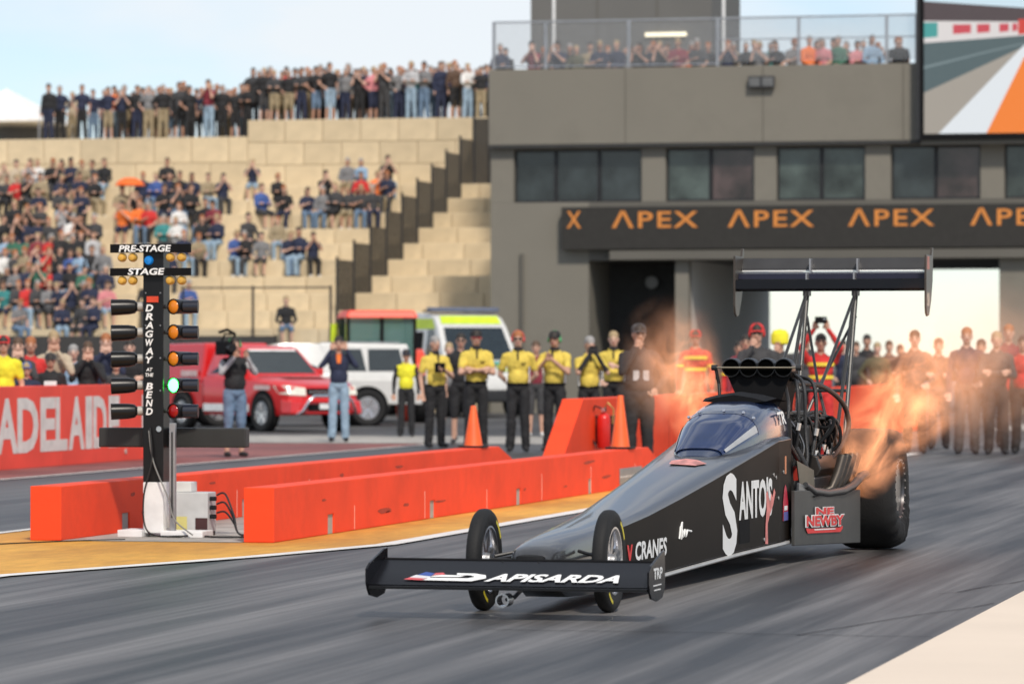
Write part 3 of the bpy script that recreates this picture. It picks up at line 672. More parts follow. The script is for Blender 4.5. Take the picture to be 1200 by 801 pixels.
# firewall behind the cockpit
MB().hexa([(-.30,6.0,.3),(.30,6.0,.3),(.30,6.03,.3),(-.30,6.03,.3),(-.27,6.0,.98),(.27,6.0,.98),(.27,6.03,.98),(-.27,6.03,.98)]).build('firewall', DARKSTEEL, dr)
# --- lettering on the right flank
def flank(y): return (wat(y)+.0045, y)
def flank_text(s, nm, m, y0, y1, z0, z1, **k):
    a, b_ = Vector((*flank(y0), z0)), Vector((*flank(y1), z0))
    return text(s, nm, m, dr, a, b_-a, (0,0,1), (b_-a).length, z1-z0, **k)
flank_text('S', 'lettering', PRINT, 3.52, 3.92, .135, .665, offset=.035)
flank_text("ANTO'S", 'lettering', PRINT, 3.97, 4.93, .350, .610, offset=.038)
flank_text('CRANES', 'lettering', PRINT, 1.36, 2.10, .215, .325, offset=.03, shear=.08)
flank_text('V', 'lettering', m_('print_red', (0.65,0.02,0.02), .5), 1.17, 1.30, .205, .315, offset=.06)
def flank_poly(nm, m, pts, d=.003):
    b = MB(); b.add([(wat(y)+.0045+d, y, z) for y, z in pts], [tuple(range(len(pts)))]); return b.build(nm, m, dr)
PINK = m_('print_pink', (0.72,0.22,0.20), .5, var=.3, scale=12)
flank_poly('figure_print', PINK, [(4.72,.17),(4.80,.165),(4.79,.30),(4.86,.36),(4.95,.42),(5.02,.50),(4.98,.53),(4.93,.47),(4.90,.50),(4.86,.44),(4.78,.52),(4.74,.50),(4.76,.40),(4.73,.30)])
flank_poly('badge_print', m_('print_crimson', (0.50,0.02,0.05), .5), [(5.26,.30),(5.45,.30),(5.46,.42),(5.40,.52),(5.36,.545),(5.32,.52),(5.27,.42)])
flank_poly('badge_print', m_('print_blue', (0.10,0.10,0.35), .5), [(5.28,.30),(5.44,.30),(5.44,.36),(5.28,.36)], .006)
flank_poly('badge_print', PRINT, [(5.30,.37),(5.42,.37),(5.42,.40),(5.30,.40)], .006)
flank_poly('dark_patch', MATTEBLACK, [(3.98,.20),(4.28,.20),(4.28,.35),(3.98,.35)], .001)
sg = [(2.40,.30),(2.43,.37),(2.45,.30),(2.48,.35),(2.50,.31),(2.54,.35),(2.56,.31),(2.60,.345),(2.70,.335)]
MB().tube([(wat(y)+.007, y, z) for y, z in sg], .007, 5).build('signature_print', PRINT, dr)
MB().tube([(wat(y)+.007, y, z) for y, z in ((2.44,.37),(2.47,.40),(2.46,.33))], .006, 5).build('signature_print', PRINT, dr)
b = MB()
for yy, zz in ((5.05,.60),(5.12,.46),(4.98,.62),(5.30,.63),(4.70,.20)): b.cyl((wat(yy)+.004,yy,zz), (wat(yy)+.009,yy,zz), .013, n=8)
b.build('fasteners', STEEL, dr)['kind'] = 'stuff'
MB().box((.383,5.18,.62), (.386,5.22,.74)).build('tag_print', m_('print_orange', (0.6,0.22,0.10), .5), dr)
# logo behind the side window, badge on the nose
lo = Vector(cpt(5.40, R(12), .014)); lx = Vector(cpt(5.72, R(12), .014)) - lo
text('TR', 'lettering', PRINT, dr, lo, lx, Vector(cpt(5.40, R(22), .014))-lo, .30, .09, offset=.03, depth=.006)
b = MB(); zz = lambda y: .78+(y-4.0)*.10
b.add([(x, y, z) for x, y, z in ((-.08,3.62,.725),(.10,3.56,.716),(.15,3.70,.725),(.06,3.82,.746),(-.02,3.86,.752),(-.10,3.78,.741))], [(0,1,2,3,4,5)])
b.build('nose_badge', m_('badge_red_white', (0.65,0.25,0.22), .5, var=.6, scale=14), dr)
# --- side deflector plate
for s in (1, -1):
    pp = MB().hexa([(s*.40,5.45,.125),(s*.57,7.15,.075),(s*.545,7.155,.075),(s*.375,5.455,.125),(s*.40,5.45,.50),(s*.57,7.15,.455),(s*.545,7.155,.455),(s*.375,5.455,.50)]).build('deflector_plate', m_('plate_grey', (0.060,0.060,0.058), .5, spec=.3), dr, bevel=.006)
o = Vector((.404,5.45,.30)); e = Vector((.17,1.70,-.045)).normalized(); up = Vector((0,0,1)); LR = m_('newby_red', (0.70,0.03,0.03), .5)
nrm = Vector((1.70,-.17,0)).normalized()
def plate_text(s, u0, u1, z0, z1, m, **k): return text(s, 'lettering', m, pp_r, o + e*u0 + up*(z0-.30) + nrm*.002, e, up, u1-u0, z1-z0, **k)
pp_r = [c for c in dr.children if c.name.startswith('deflector_plate')][0]
plate_text('NE', .48, .98, .322, .385, PRINT, offset=.10); plate_text('NE', .50, .96, .328, .380, LR, offset=.045, depth=.005)
plate_text('NEWBY', .22, 1.24, .245, .332, PRINT, offset=.09, depth=.006); plate_text('NEWBY', .25, 1.21, .253, .325, LR, offset=.04, depth=.009)
b = MB(); rb = [(.30,.205),(1.14,.205),(1.20,.23),(1.20,.248),(1.10,.236),(.34,.236),(.26,.248),(.26,.23)]
b.add([o + e*u_ + up*(z_-.30) + nrm*.004 for u_, z_ in rb], [tuple(range(len(rb)))]); b.build('ribbon_print', LR, pp_r)
b = MB(); b.add([o + e*u_ + up*(z_-.30) + nrm*.006 for u_, z_ in ((.46,.225),(1.0,.225),(1.0,.233),(.46,.233))], [(0,1,2,3)]); b.build('ribbon_print', PRINT, pp_r)
# --- front wing
HS = .768
LE, TE = (-.86, .184), (-.56, .306)
def wing_prof(le, te, th, lip=0):
    (y0, z0), (y1, z1) = le, te; L = math.hypot(y1-y0, z1-z0); ty_, tz_ = (y1-y0)/L, (z1-z0)/L; n_ = (-tz_, ty_)
    P = []
    for t_ in (0,.08,.25,.5,.8,1): P.append((y0+ty_*L*t_ + n_[0]*th*.10*math.sin(math.pi*min(1,t_*1.3+.08)), z0+tz_*L*t_ + n_[1]*th*.10*math.sin(math.pi*min(1,t_*1.3+.08))))
    for t_ in (.85,.5,.2,.05): P.append((y0+ty_*L*t_ - n_[0]*th, z0+tz_*L*t_ - n_[1]*th))
    return P
fw = MB().prism(wing_prof(LE, TE, .03), -HS, HS).build('front_wing', CARW, dr, smooth=30)
MB().prism([(-.885,.164),(-.84,.160),(-.70,.166),(-.70,.174),(-.85,.182),(-.885,.178)], -HS+.003, HS-.003).build('wing_lip', BLACK, fw, smooth=30)
MB().cyl((-HS+.004, TE[0]+.004, TE[1]), (HS-.004, TE[0]+.004, TE[1]), .008, n=8).build('gurney_strip', MATTEBLACK, fw)
for s in (1, -1):
    ep = MB().prism([(-.90,.20),(-.90,.27),(-.84,.30),(-.56,.365),(-.50,.368),(-.50,.17),(-.56,.12),(-.70,.105),(-.84,.125),(-.88,.16)], s*HS, s*(HS+.012)).build('end_plate', CARW, dr, bevel=.003)
    if s > 0:
        text('TRP', 'lettering', PRINT, ep, (HS+.0125, -.80, .225), (0,1,0), (0,0,1), .22, .06, offset=.03)
        MB().box((HS+.0125, -.80, .190), (HS+.0135, -.60, .196)).build('stripe_print', PRINT, ep); MB().box((HS+.0125, -.78, .165), (HS+.0135, -.62, .171)).build('stripe_print', PRINT, ep)
ez = Vector((0, TE[0]-LE[0], TE[1]-LE[1])).normalized()
def wing_pt(x, t_): return Vector((x, LE[0]+(TE[0]-LE[0])*t_, LE[1]+(TE[1]-LE[1])*t_)) + Vector((0,-ez.z,ez.y))*.006
def wx(p): return (p-608)/217.0
text('APISARDA', 'lettering', PRINT, fw, wing_pt(wx(577), .12), (1,0,0), ez, wx(737)-wx(577), .098, offset=.035, shear=.35, depth=.003)
b = MB()
def wp(pts): b.add([wing_pt(wx(p), t_) + Vector((0,-ez.z,ez.y))*.003 for p, t_ in pts], [tuple(range(len(pts)))])
wp([(500,.14),(562,.12),(578,.24),(576,.36),(562,.42),(540,.43),(541,.36),(558,.345),(564,.29),(556,.235),(506,.235)]); wp([(510,.27),(546,.28),(552,.34),(514,.355)])
b.build('lettering', PRINT, fw)
for nm, c, pts in (('flag_print', 'c9555a', [(480,.16),(503,.13),(508,.20),(486,.24)]), ('flag_print', 'd8d8dc', [(486,.24),(508,.20),(512,.28),(492,.34)]), ('flag_print', '3a55a0', [(494,.34),(510,.29),(514,.40),(502,.46)]), ('flag_print', 'c9555a', [(512,.30),(527,.37),(523,.44),(514,.42)])):
    b = MB(); wp(pts); b.build(nm, m_('flag_'+c, c, .5), fw)
for s in (1,-1): MB().tube([(s*.10,-.58,.29),(s*.10,-.42,.27),(s*.10,-.25,.25)], .014, 8).build('wing_strut', DARKSTEEL, dr)
MB().lathe([(.030,-.05),(.038,-.05),(.038,.06),(.030,.06)], (-.07,-.66,.098), 'y', 20, closed=True).build('tow_ring', CHROME, dr, smooth=40)
MB().tube([(-.07,-.60,.098),(-.07,-.45,.10),(-.05,-.2,.17)], .012, 8).build('tow_bar', DARKSTEEL, dr)
# --- front axle and wheels
MB().tube([(-.34,0,.282),(-.10,.02,.27),(.10,.02,.27),(.34,0,.282)], .014, 8).build('front_axle', DARKSTEEL, dr)
for s in (1,-1):
    MB().tube([(s*.30,.02,.30),(s*.16,.10,.33)], .010, 8).build('radius_rod', DARKSTEEL, dr); MB().tube([(s*.30,-.02,.25),(s*.13,-.16,.24)], .010, 8).build('radius_rod', DARKSTEEL, dr)
    MB().tube([(s*.31,.03,.28),(s*.15,.45,.30)], .010, 8).build('radius_rod', DARKSTEEL, dr)
YELP = m_('tyre_yellow', (0.70,0.58,0.03), .5)
for s in (1,-1):
    wh = link('front_wheel', None, dr, (s*.355, 0, .282))
    MB().lathe([(.185,-.030),(.205,-.038),(.245,-.040),(.268,-.035),(.279,-.023),(.282,-.008),(.282,.008),(.279,.023),(.268,.035),(.245,.040),(.205,.038),(.185,.030)], axis='x', n=56, closed=True).build('tyre', RUBBER, wh, smooth=40)
    for a0, a1 in ((28,62),(225,252)):
        b = MB()
        for sd in (1,-1):
            g = [[(sd*.0412, math.cos(R(a0+(a1-a0)*i/10))*r, math.sin(R(a0+(a1-a0)*i/10))*r) for r in (.226,.246)] for i in range(11)]
            b.grid(g)
        b.build('tyre_marking', YELP, wh)
    MB().lathe([(.188,-.036),(.188,.036),(.178,.036),(.170,.02),(.170,-.02),(.178,-.036)], axis='x', n=40, closed=True).build('rim', CHROME, wh, smooth=40)
    b = MB()
    for i in range(7):
        a = 2*math.pi*i/7+.3; dy, dz = math.cos(a), math.sin(a)
        b.hexa([(-.012,dy*.03-dz*.020,dz*.03+dy*.020),(.012,dy*.03-dz*.020,dz*.03+dy*.020),(.012,dy*.03+dz*.020,dz*.03-dy*.020),(-.012,dy*.03+dz*.020,dz*.03-dy*.020),
                (-.012,dy*.172-dz*.013,dz*.172+dy*.013),(.012,dy*.172-dz*.013,dz*.172+dy*.013),(.012,dy*.172+dz*.013,dz*.172-dy*.013),(-.012,dy*.172+dz*.013,dz*.172-dy*.013)])
    b.build('spokes', CHROME, wh)
    MB().lathe([(0,-.04),(.035,-.038),(.042,0),(.035,.038),(0,.04)], axis='x', n=20).build('hub', STEEL, wh, smooth=40)
# --- rear wheels
RY, RR, RW = 7.84, .442, .22
for s in (1,-1):
    wh = link('rear_wheel', None, dr, (s*.54, RY, RR))
    prof = [(.215,-RW+.03),(.26,-RW+.005),(.33,-RW-.004),(.39,-RW+.008),(.425,-RW+.035),(.440,-RW+.075),(.442,-.08),(.442,.08),(.440,RW-.075),(.425,RW-.035),(.39,RW-.008),(.33,RW+.004),(.26,RW-.005),(.215,RW-.03)]
    b = MB(); n = 96; vs = []; k = len(prof)
    for r_, h_ in prof:
        for i in range(n):
            a = 2*math.pi*i/n; low = max(0, -math.sin(a))          # wrinkles low on the loaded sidewall
            wv = 0
            if .24 < r_ < .41: wv = .013*low*math.sin(a*22 + r_*20) + .016*low
            rr = r_ if not (r_ > .4) else r_ + .004*math.sin(a*9)*low
            vs.append((h_ + math.copysign(wv, h_), rr*math.cos(a), rr*math.sin(a)))
    b.add(vs, [(i*n+j, i*n+(j+1) % n, ((i+1) % k)*n+(j+1) % n, ((i+1) % k)*n+j) for i in range(k) for j in range(n)])
    b.build('tyre', RUBBER, wh, smooth=50)
    q = s
    MB().lathe([(.222,q*.19),(.222,q*.205),(.205,q*.208),(.195,q*.16),(.19,q*.05),(.06,q*.03),(.0,q*.03)], axis='x', n=40).build('rim', m_('rim_dark', (0.10,0.10,0.105), .3, .8), wh, smooth=35)
    b = MB()
    for i in range(24):
        a = 2*math.pi*i/24; b.cyl((q*.206, .214*math.cos(a), .214*math.sin(a)), (q*.216, .214*math.cos(a), .214*math.sin(a)), .0085, n=6)
    b.build('beadlock_bolts', CHROME, wh)['kind'] = 'stuff'
    MB().lathe([(0,q*.03),(.06,q*.03),(.055,q*.10),(.03,q*.12),(0,q*.12)], axis='x', n=20).build('hub', STEEL, wh, smooth=40)
MB().cyl((-.40,RY,RR), (.40,RY,RR), .06, n=16).build('rear_axle', DARKSTEEL, dr)
MB().lathe([(0,-.2),(.22,-.2),(.24,-.1),(.24,.12),(.16,.2),(0,.2)], (0,7.48,.42), 'y', 24).build('clutch_can', DARKSTEEL, dr, smooth=40)
MB().box((-.16,RY-.18,RR-.16), (.16,RY+.16,RR+.16)).build('differential', DARKSTEEL, dr, bevel=.04)
# --- chassis rails round the engine
for s in (1,-1):
    MB().tube([(s*.33,5.6,.16),(s*.30,6.6,.15),(s*.26,7.6,.25),(s*.2,8.5,.4)], .018, 8).build('chassis_rail', DARKSTEEL, dr)
    MB().tube([(s*.34,5.6,.80),(s*.30,6.4,.60),(s*.26,7.4,.52),(s*.2,8.5,.5)], .018, 8).build('chassis_rail', DARKSTEEL, dr)
    for a, c in ((6.0,6.3),(6.7,6.3),(6.7,7.1)):
        MB().cyl((s*.315,a,.155), (s*.30,c,.60), .012, n=8).build('chassis_brace', DARKSTEEL, dr)
# --- engine
ENG = m_('engine_black', (0.03,0.03,0.03), .35, .4)
MB().box((-.19,6.35,.20), (.19,7.25,.58)).build('engine_block', ENG, dr, bevel=.02)
for s in (1,-1):
    hp = [(.10,.50),(.32,.42),(.38,.56),(.18,.68)]
    MB().prism([(s*x, z) for x, z in hp], 6.36, 7.22, axis='y').build('cylinder_head', m_('head_alloy', (0.34,0.34,0.35), .4, .8), dr, bevel=.01)
    vp = [(.19,.675),(.385,.565),(.42,.62),(.39,.71),(.26,.77)]
    MB().prism([(s*x, z) for x, z in vp], 6.38, 7.20, axis='y').build('valve_cover', m_('valve_cover', (0.025,0.022,0.02), .3), dr, bevel=.012)
    for i in range(4):
        yy = 6.46 + i*.20
        MB().tube([(s*.30,yy,.47),(s*.40,yy+.01,.44),(s*.47,yy+.05,.48),(s*.50,yy+.13,.58),(s*.52,yy+.22,.70)], [.032,.033,.034,.035,.036], 12).build('exhaust_pipe', m_('burnt_steel', (0.06,0.05,0.042), .4, .6, var=.4), dr, smooth=50)
        MB().tube([(s*.28,yy,.69),(s*.24,yy,.78),(s*.17,yy-.03,.80)], .010, 6).build('plug_lead', m_('lead_red' if i % 2 else 'lead_black', (0.35,0.02,0.02) if i % 2 else (0.02,0.02,0.02), .4), dr, smooth=60)
MB().box((-.17,6.38,.62), (.17,7.2,.76)).build('manifold', m_('manifold_alloy', (0.28,0.28,0.28), .35, .8), dr, bevel=.02)
b = MB(); b.box((-.185,6.24,.76), (.185,7.2,1.02))
for i in range(8): b.box((-.197,6.28+i*.115,.78), (.197,6.31+i*.115,1.0))
b.build('blower', ENG, dr)
MB().lathe([(0,-.05),(.13,-.05),(.13,.03),(0,.03)], (0,6.12,.88), 'y', 24).build('blower_pulley', DARKSTEEL, dr, smooth=40)
MB().lathe([(0,-.05),(.09,-.05),(.09,.03),(0,.03)], (0,6.12,.42), 'y', 24).build('crank_pulley', DARKSTEEL, dr, smooth=40)
MB().hexa([(-.13,6.075,.42),(.13,6.075,.42),(.13,6.12,.42),(-.13,6.12,.42),(-.132,6.075,.90),(.132,6.075,.90),(.132,6.12,.90),(-.132,6.12,.90)]).build('drive_belt', RUBBER, dr)
# injector hat
hat = MB()
HB = [(6.20,.255,1.245,1.415),(6.50,.245,1.20,1.415),(6.72,.17,1.08,1.36),(6.80,.12,1.02,1.25)]
hat.hexa([(-.10,6.25,.99),(.12,6.25,.99),(.13,6.78,.99),(-.10,6.78,.99),(-.235,6.23,1.31),(.235,6.23,1.31),(.2,6.70,1.31),(-.2,6.70,1.31)])
for i in range(4):
    x = -.186+i*.124
    hat.loft([[(x+ (1-t_)*0 - x*.25*t_ + r_*math.cos(2*math.pi*k/18), 6.21+.52*t_, 1.332-.05*t_+r_*math.sin(2*math.pi*k/18)) for k in range(18)] for t_, r_ in ((0,.066),(.5,.067),(.8,.055),(1,.02))])
ho = hat.build('injector_hat', MATTEBLACK, dr, smooth=40)
for i in range(4):
    c = (-.186 + i*.124, 6.20, 1.332)
    MB().lathe([(.058,-.02),(.064,-.02),(.068,.0),(.068,.10),(.058,.10)], c, 'y', 24, closed=True).build('intake_ring', BLACK, ho, smooth=40)
    MB().lathe([(0,-.008),(.057,-.008),(.057,-.004),(0,-.004)], c, 'y', 24).build('butterfly', m_('intake_dark', (0.002,0.002,0.002), .9, spec=0.0), ho)
MB().cyl((-.30,6.165,1.333), (.30,6.165,1.333), .007, n=8).build('throttle_shaft', m_('shaft', (0.35,0.30,0.22), .35, .8), ho)
for s in (1,-1): MB().lathe([(0,-.02),(.02,-.02),(.02,.02),(0,.02)], (s*.30,6.165,1.333), 'x', 12).build('shaft_end', DARKSTEEL, ho)
MB().tube([(-.29,6.17,1.32),(-.27,6.17,1.22),(-.26,6.15,1.14),(-.285,6.12,1.08),(-.31,6.10,1.07)], .012, 8).build('throttle_lever', BLACK, ho)
MB().tube([(-.29,6.17,1.33),(-.285,6.17,1.25)], .008, 6).build('throttle_lever', BLACK, ho)
# hoses
HO = m_('braided_hose', (0.035,0.035,0.037), .4, .3, bump=.3, bscale=200)
hs = [([(.20,6.4,1.25),(.28,6.2,1.22),(.30,6.15,1.0),(.27,6.2,.75),(.24,6.2,.6)], .014), ([(.24,6.35,1.28),(.33,6.2,1.20),(.34,6.2,.9),(.36,6.15,.68),(.30,6.1,.55)], .013),
      ([(.22,6.5,1.27),(.36,6.4,1.22),(.39,6.35,.95),(.37,6.3,.72)], .014), ([(.20,6.6,1.22),(.33,6.9,1.20),(.43,7.2,1.08),(.46,7.3,.92),(.43,7.2,.78),(.38,7.0,.68)], .019),
      ([(.18,6.3,1.20),(.24,6.1,1.05),(.22,6.05,.8),(.18,6.1,.5)], .012), ([(.16,6.7,1.0),(.30,6.9,.95),(.38,7.0,.82),(.36,6.9,.68)], .014),
      ([(.16,6.5,1.0),(.27,6.55,.98),(.36,6.6,.88),(.37,6.6,.70)], .012), ([(.16,6.85,.95),(.34,7.1,.9),(.42,7.3,.75),(.36,7.4,.5)], .013), ([(.30,6.05,.78),(.37,6.1,.62),(.36,6.2,.5),(.42,6.3,.42)], .02)]
for P_, r_ in hs: MB().tube(smooth_path(P_), r_, 8).build('hose', HO, dr, smooth=80)
for i in range(8):
    yy = 6.22+i*.09; MB().tube(smooth_path([(.16,yy,.98),(.22,yy+.02,.92+.03*math.sin(i*2)),(.30,yy+.03,.80),(.29,yy+.02,.69)]), .007, 6).build('fuel_line', m_('steel_line', (.25,.25,.26), .3, .8) if i % 2 else HO, dr, smooth=80)
rl = random.Random(5)
for i in range(20):
    y0_, y1_ = rl.uniform(6.35,7.15), rl.uniform(6.35,7.25); bx_ = rl.uniform(.28,.42)
    MB().tube(smooth_path([(.18,y0_,rl.uniform(.85,1.02)),(bx_,(y0_*2+y1_)/3,rl.uniform(.86,1.02)),(bx_+.04,(y0_+y1_*2)/3,rl.uniform(.76,.92)),(rl.uniform(.30,.40),y1_,.70)]), rl.uniform(.008,.015), 6).build('plug_lead' if i % 2 else 'hose', (HO, MATTEBLACK, m_('lead_black', (.02,.02,.02), .4))[i % 3], dr, smooth=80)
MB().lathe([(0,-.2),(.065,-.2),(.07,-.17),(.07,.17),(.065,.2),(0,.2)], (.285,6.95,.86), 'y', 18).build('breather_tank', m_('tank_black', (.02,.02,.02), .3, spec=.4), dr, smooth=40)
MB().box((.20,6.4,.78), (.33,6.72,.93)).build('fuel_rail_block', DARKSTEEL, dr, bevel=.02)
for i in range(6):
    yy = 6.3+i*.11; MB().lathe([(0,0),(.018,0),(.018,.03),(.010,.035),(.010,.05),(0,.05)], (.36+.02*(i % 2), yy+.2, .72), n=8).build('injector_nozzle', (CHROME, m_('anodised_red', (.4,.02,.02), .3, .7), STEEL)[i % 3], dr)
MB().lathe([(0,-.14),(.07,-.14),(.075,-.10),(.075,.10),(.05,.14),(0,.14)], (.28,7.05,.60), 'y', 18).build('fuel_pump', m_('pump_alloy', (.3,.3,.3), .35, .8), dr, smooth=40)
MB().lathe([(0,-.06),(.05,-.06),(.055,.05),(0,.06)], (.30,6.08,.60), 'y', 16).build('magneto', m_('magneto_red', (.35,.03,.02), .4), dr, smooth=40)
for p in ((.37,6.7,.74),(.30,6.1,.9),(.39,6.3,.86),(.34,6.85,.8)): MB().cyl(p, (p[0]+.01,p[1],p[2]+.05), .02, n=10).build('hose_fitting', CHROME, dr)
# heat shield and tray on the right, by the headers
MB().hexa([(.385,5.75,.50),(.40,6.25,.44),(.39,6.26,.44),(.375,5.76,.50),(.385,5.62,.70),(.40,6.2,.62),(.39,6.21,.62),(.375,5.63,.70)]).build('heat_shield', m_('shield_olive', (0.14,0.13,0.10), .5, .4), dr, bevel=.004)
MB().tube([(.42,5.75,.53),(.44,5.95,.48),(.47,6.3,.455),(.52,6.7,.46),(.55,6.95,.49),(.57,7.15,.545),(.585,7.3,.56)], [.02,.028,.03,.03,.03,.034,.034], 10).build('tray_rim', m_('tray_grey', (0.05,0.052,0.055), .4, .3), dr, smooth=60)
MB().hexa([(.30,5.9,.43),(.46,5.9,.44),(.55,7.1,.46),(.30,7.1,.42),(.30,5.9,.44),(.46,5.9,.45),(.55,7.1,.47),(.30,7.1,.43)]).build('tray', MATTEBLACK, dr)
MB().hexa([(.40,5.62,.46),(.43,5.95,.40),(.41,5.96,.40),(.38,5.63,.46),(.40,5.62,.55),(.44,5.95,.49),(.42,5.96,.49),(.38,5.63,.55)]).build('shroud', m_('shroud_grey', (0.22,0.23,0.24), .35, .6), dr, bevel=.01)
# --- rear wing
WY = 9.30
MB().prism([(WY-.16,1.935),(WY-.13,1.915),(WY-.02,1.925),(WY+.02,1.975),(WY-.06,1.990),(WY-.155,2.005)], -.735, .735).build('rear_wing_main', CARW, dr, smooth=30)
MB().prism([(WY-.06,2.012),(WY-.03,2.005),(WY+.10,2.035),(WY+.12,2.070),(WY-.05,2.052)], -.735, .735).build('rear_wing_flap', m_('wing_navy', (0.015,0.015,0.030), .3, spec=.3), dr, smooth=30)
MB().prism([(WY+.09,2.088),(WY+.11,2.082),(WY+.16,2.165),(WY+.15,2.178),(WY+.095,2.11)], -.735, .735).build('rear_wing_flap', m_('flap_lit_grey', (0.04,0.04,0.042), .4, spec=.3), dr, smooth=30)  # grey of the lit upper face put into the flap colour
MB().prism([(WY+.09,2.073),(WY+.10,2.073),(WY+.10,2.083),(WY+.09,2.083)], -.733, .733).build('flap_gap_light', PRINT, dr)  # white strip painted for the light in the gap between the flaps
for s in (1,-1):
    ep = MB().prism([(WY-.17,1.80),(WY-.15,1.745),(WY-.10,1.72),(WY-.02,1.73),(WY+.08,1.84),(WY+.16,2.0),(WY+.18,2.20),(WY+.19,2.25),(WY+.15,2.255),(WY+.10,2.19),(WY-.17,2.19)], s*.736, s*.752).build('rear_end_plate', m_('end_plate_grey', (0.05,0.042,0.036), .35, spec=.3), dr, bevel=.003)
    if s > 0:
        for z0, z1, c in ((2.08,2.18,'a86a60'),(1.80,1.90,'a89a8a')): MB().box((.7525, WY-.14, z0), (.7535, WY-.02, z1)).build('sticker_print', m_('sticker_'+c, c, .5, var=.5, scale=30), ep)
for x in (-.185,.185):
    for yy, z0, z1 in ((WY-.14,1.985,2.06),(WY+.02,2.0,2.17)): MB().box((x-.006,yy,z0), (x+.006,yy+.09,z1)).build('flap_bracket', STEEL, dr)
STR = m_('strut_grey', (0.05,0.05,0.05), .35, .5, spec=.3)
for s in (-1,1):
    x = s*.19
    for a, b_, r_ in (((x,WY-.05,1.93),(x,8.55,.45),.017), ((x,WY-.12,1.92),(x*1.1,8.0,.50),.014), ((x,WY-.10,1.90),(x*.9,7.75,1.18),.012), ((x,WY-.08,1.72),(0.0,8.65,1.18),.011), ((0.0,8.65,1.18),(-x,8.35,.62),.012)):
        MB().cyl(a, b_, r_, n=10).build('wing_strut', STR, dr)
    MB().box((x-.022,WY-.14,1.88), (x+.022,WY-.02,1.94)).build('strut_clevis', DARKSTEEL, dr)
MB().cyl((-.23,8.55,1.155), (.23,8.55,1.155), .013, n=10).build('cross_tube', STR, dr)
# fuel mist and fire: one flame each side, from the header ends
def flame_mat(name, scale, emis, dens):
    m = bpy.data.materials.new(name); m.use_nodes = True; t = m.node_tree
    for n in list(t.nodes): t.nodes.remove(n)
    out = t.nodes.new('ShaderNodeOutputMaterial'); pv = t.nodes.new('ShaderNodeVolumePrincipled')
    tcn = t.nodes.new('ShaderNodeTexCoord'); mp_ = t.nodes.new('ShaderNodeMapping'); mp_.inputs['Scale'].default_value = (1,1,.7)
    n = t.nodes.new('ShaderNodeTexNoise'); n.inputs['Scale'].default_value = scale; n.inputs['Detail'].default_value = 7; n.inputs['Roughness'].default_value = .62; n.inputs['Distortion'].default_value = 1.1
    # local z runs along the flame, |xy| across it; fade towards the edge and the tip
    ln_ = t.nodes.new('ShaderNodeVectorMath'); ln_.operation = 'LENGTH'; mxy = t.nodes.new('ShaderNodeMapping'); mxy.inputs['Scale'].default_value = (1,1,0)
    sp_ = t.nodes.new('ShaderNodeSeparateXYZ'); 
    t.links.new(tcn.outputs['Object'], mp_.inputs[0]); t.links.new(mp_.outputs[0], n.inputs[0])
    t.links.new(tcn.outputs['Object'], mxy.inputs[0]); t.links.new(mxy.outputs[0], ln_.inputs[0]); t.links.new(tcn.outputs['Object'], sp_.inputs[0])
    rad = t.nodes.new('ShaderNodeMapRange'); rad.inputs[1].default_value = 0; rad.inputs[2].default_value = FL[1]; rad.inputs[3].default_value = FL[0]*.9; rad.inputs[4].default_value = FL[2]
    t.links.new(sp_.outputs[2], rad.inputs[0])
    dv = t.nodes.new('ShaderNodeMath'); dv.operation = 'DIVIDE'; t.links.new(ln_.outputs['Value'], dv.inputs[0]); t.links.new(rad.outputs[0], dv.inputs[1])
    edge = t.nodes.new('ShaderNodeMapRange'); edge.inputs[1].default_value = 1.0; edge.inputs[2].default_value = .15; edge.inputs[3].default_value = 0; edge.inputs[4].default_value = 1; t.links.new(dv.outputs[0], edge.inputs[0])
    tip = t.nodes.new('ShaderNodeMapRange'); tip.inputs[1].default_value = FL[1]; tip.inputs[2].default_value = FL[1]*.2; tip.inputs[3].default_value = 0; tip.inputs[4].default_value = 1; t.links.new(sp_.outputs[2], tip.inputs[0])
    nr = t.nodes.new('ShaderNodeMapRange'); nr.inputs[1].default_value = .45; nr.inputs[2].default_value = .63; t.links.new(n.outputs[0], nr.inputs[0])
    a = t.nodes.new('ShaderNodeMath'); a.operation = 'MULTIPLY'; t.links.new(edge.outputs[0], a.inputs[0]); t.links.new(nr.outputs[0], a.inputs[1])
    a2 = t.nodes.new('ShaderNodeMath'); a2.operation = 'MULTIPLY'; t.links.new(a.outputs[0], a2.inputs[0]); t.links.new(tip.outputs[0], a2.inputs[1])
    d = t.nodes.new('ShaderNodeMath'); d.operation = 'MULTIPLY'; d.inputs[1].default_value = dens; t.links.new(a2.outputs[0], d.inputs[0])
    e = t.nodes.new('ShaderNodeMath'); e.operation = 'MULTIPLY'; e.inputs[1].default_value = emis; t.links.new(a2.outputs[0], e.inputs[0])
    pv.inputs['Color'].default_value = (.80,.60,.48,1); pv.inputs['Emission Color'].default_value = (1.0,.38,.155,1)
    t.links.new(d.outputs[0], pv.inputs['Density']); t.links.new(e.outputs[0], pv.inputs['Emission Strength']); t.links.new(pv.outputs[0], out.inputs['Volume'])
    return m
def flame(label, p0, p1, r0, r1, scale, emis, dens):
    global FL
    p0, p1 = Vector(p0), Vector(p1); L = (p1-p0).length; FL = (r0, L, r1)
    prof = [(r0*.6,-.06)] + [(r0+(r1-r0)*i/8, L*i/8) for i in range(9)]
    o = MB().lathe(prof, n=20).build('exhaust_flame', flame_mat('flame', scale, emis, dens))
    q = (p1-p0).to_track_quat('Z', 'Y'); o.rotation_euler = q.to_euler(); o.location = p0
    return tag(o, label, 'flame', 'flames from the dragster headers', 'stuff')
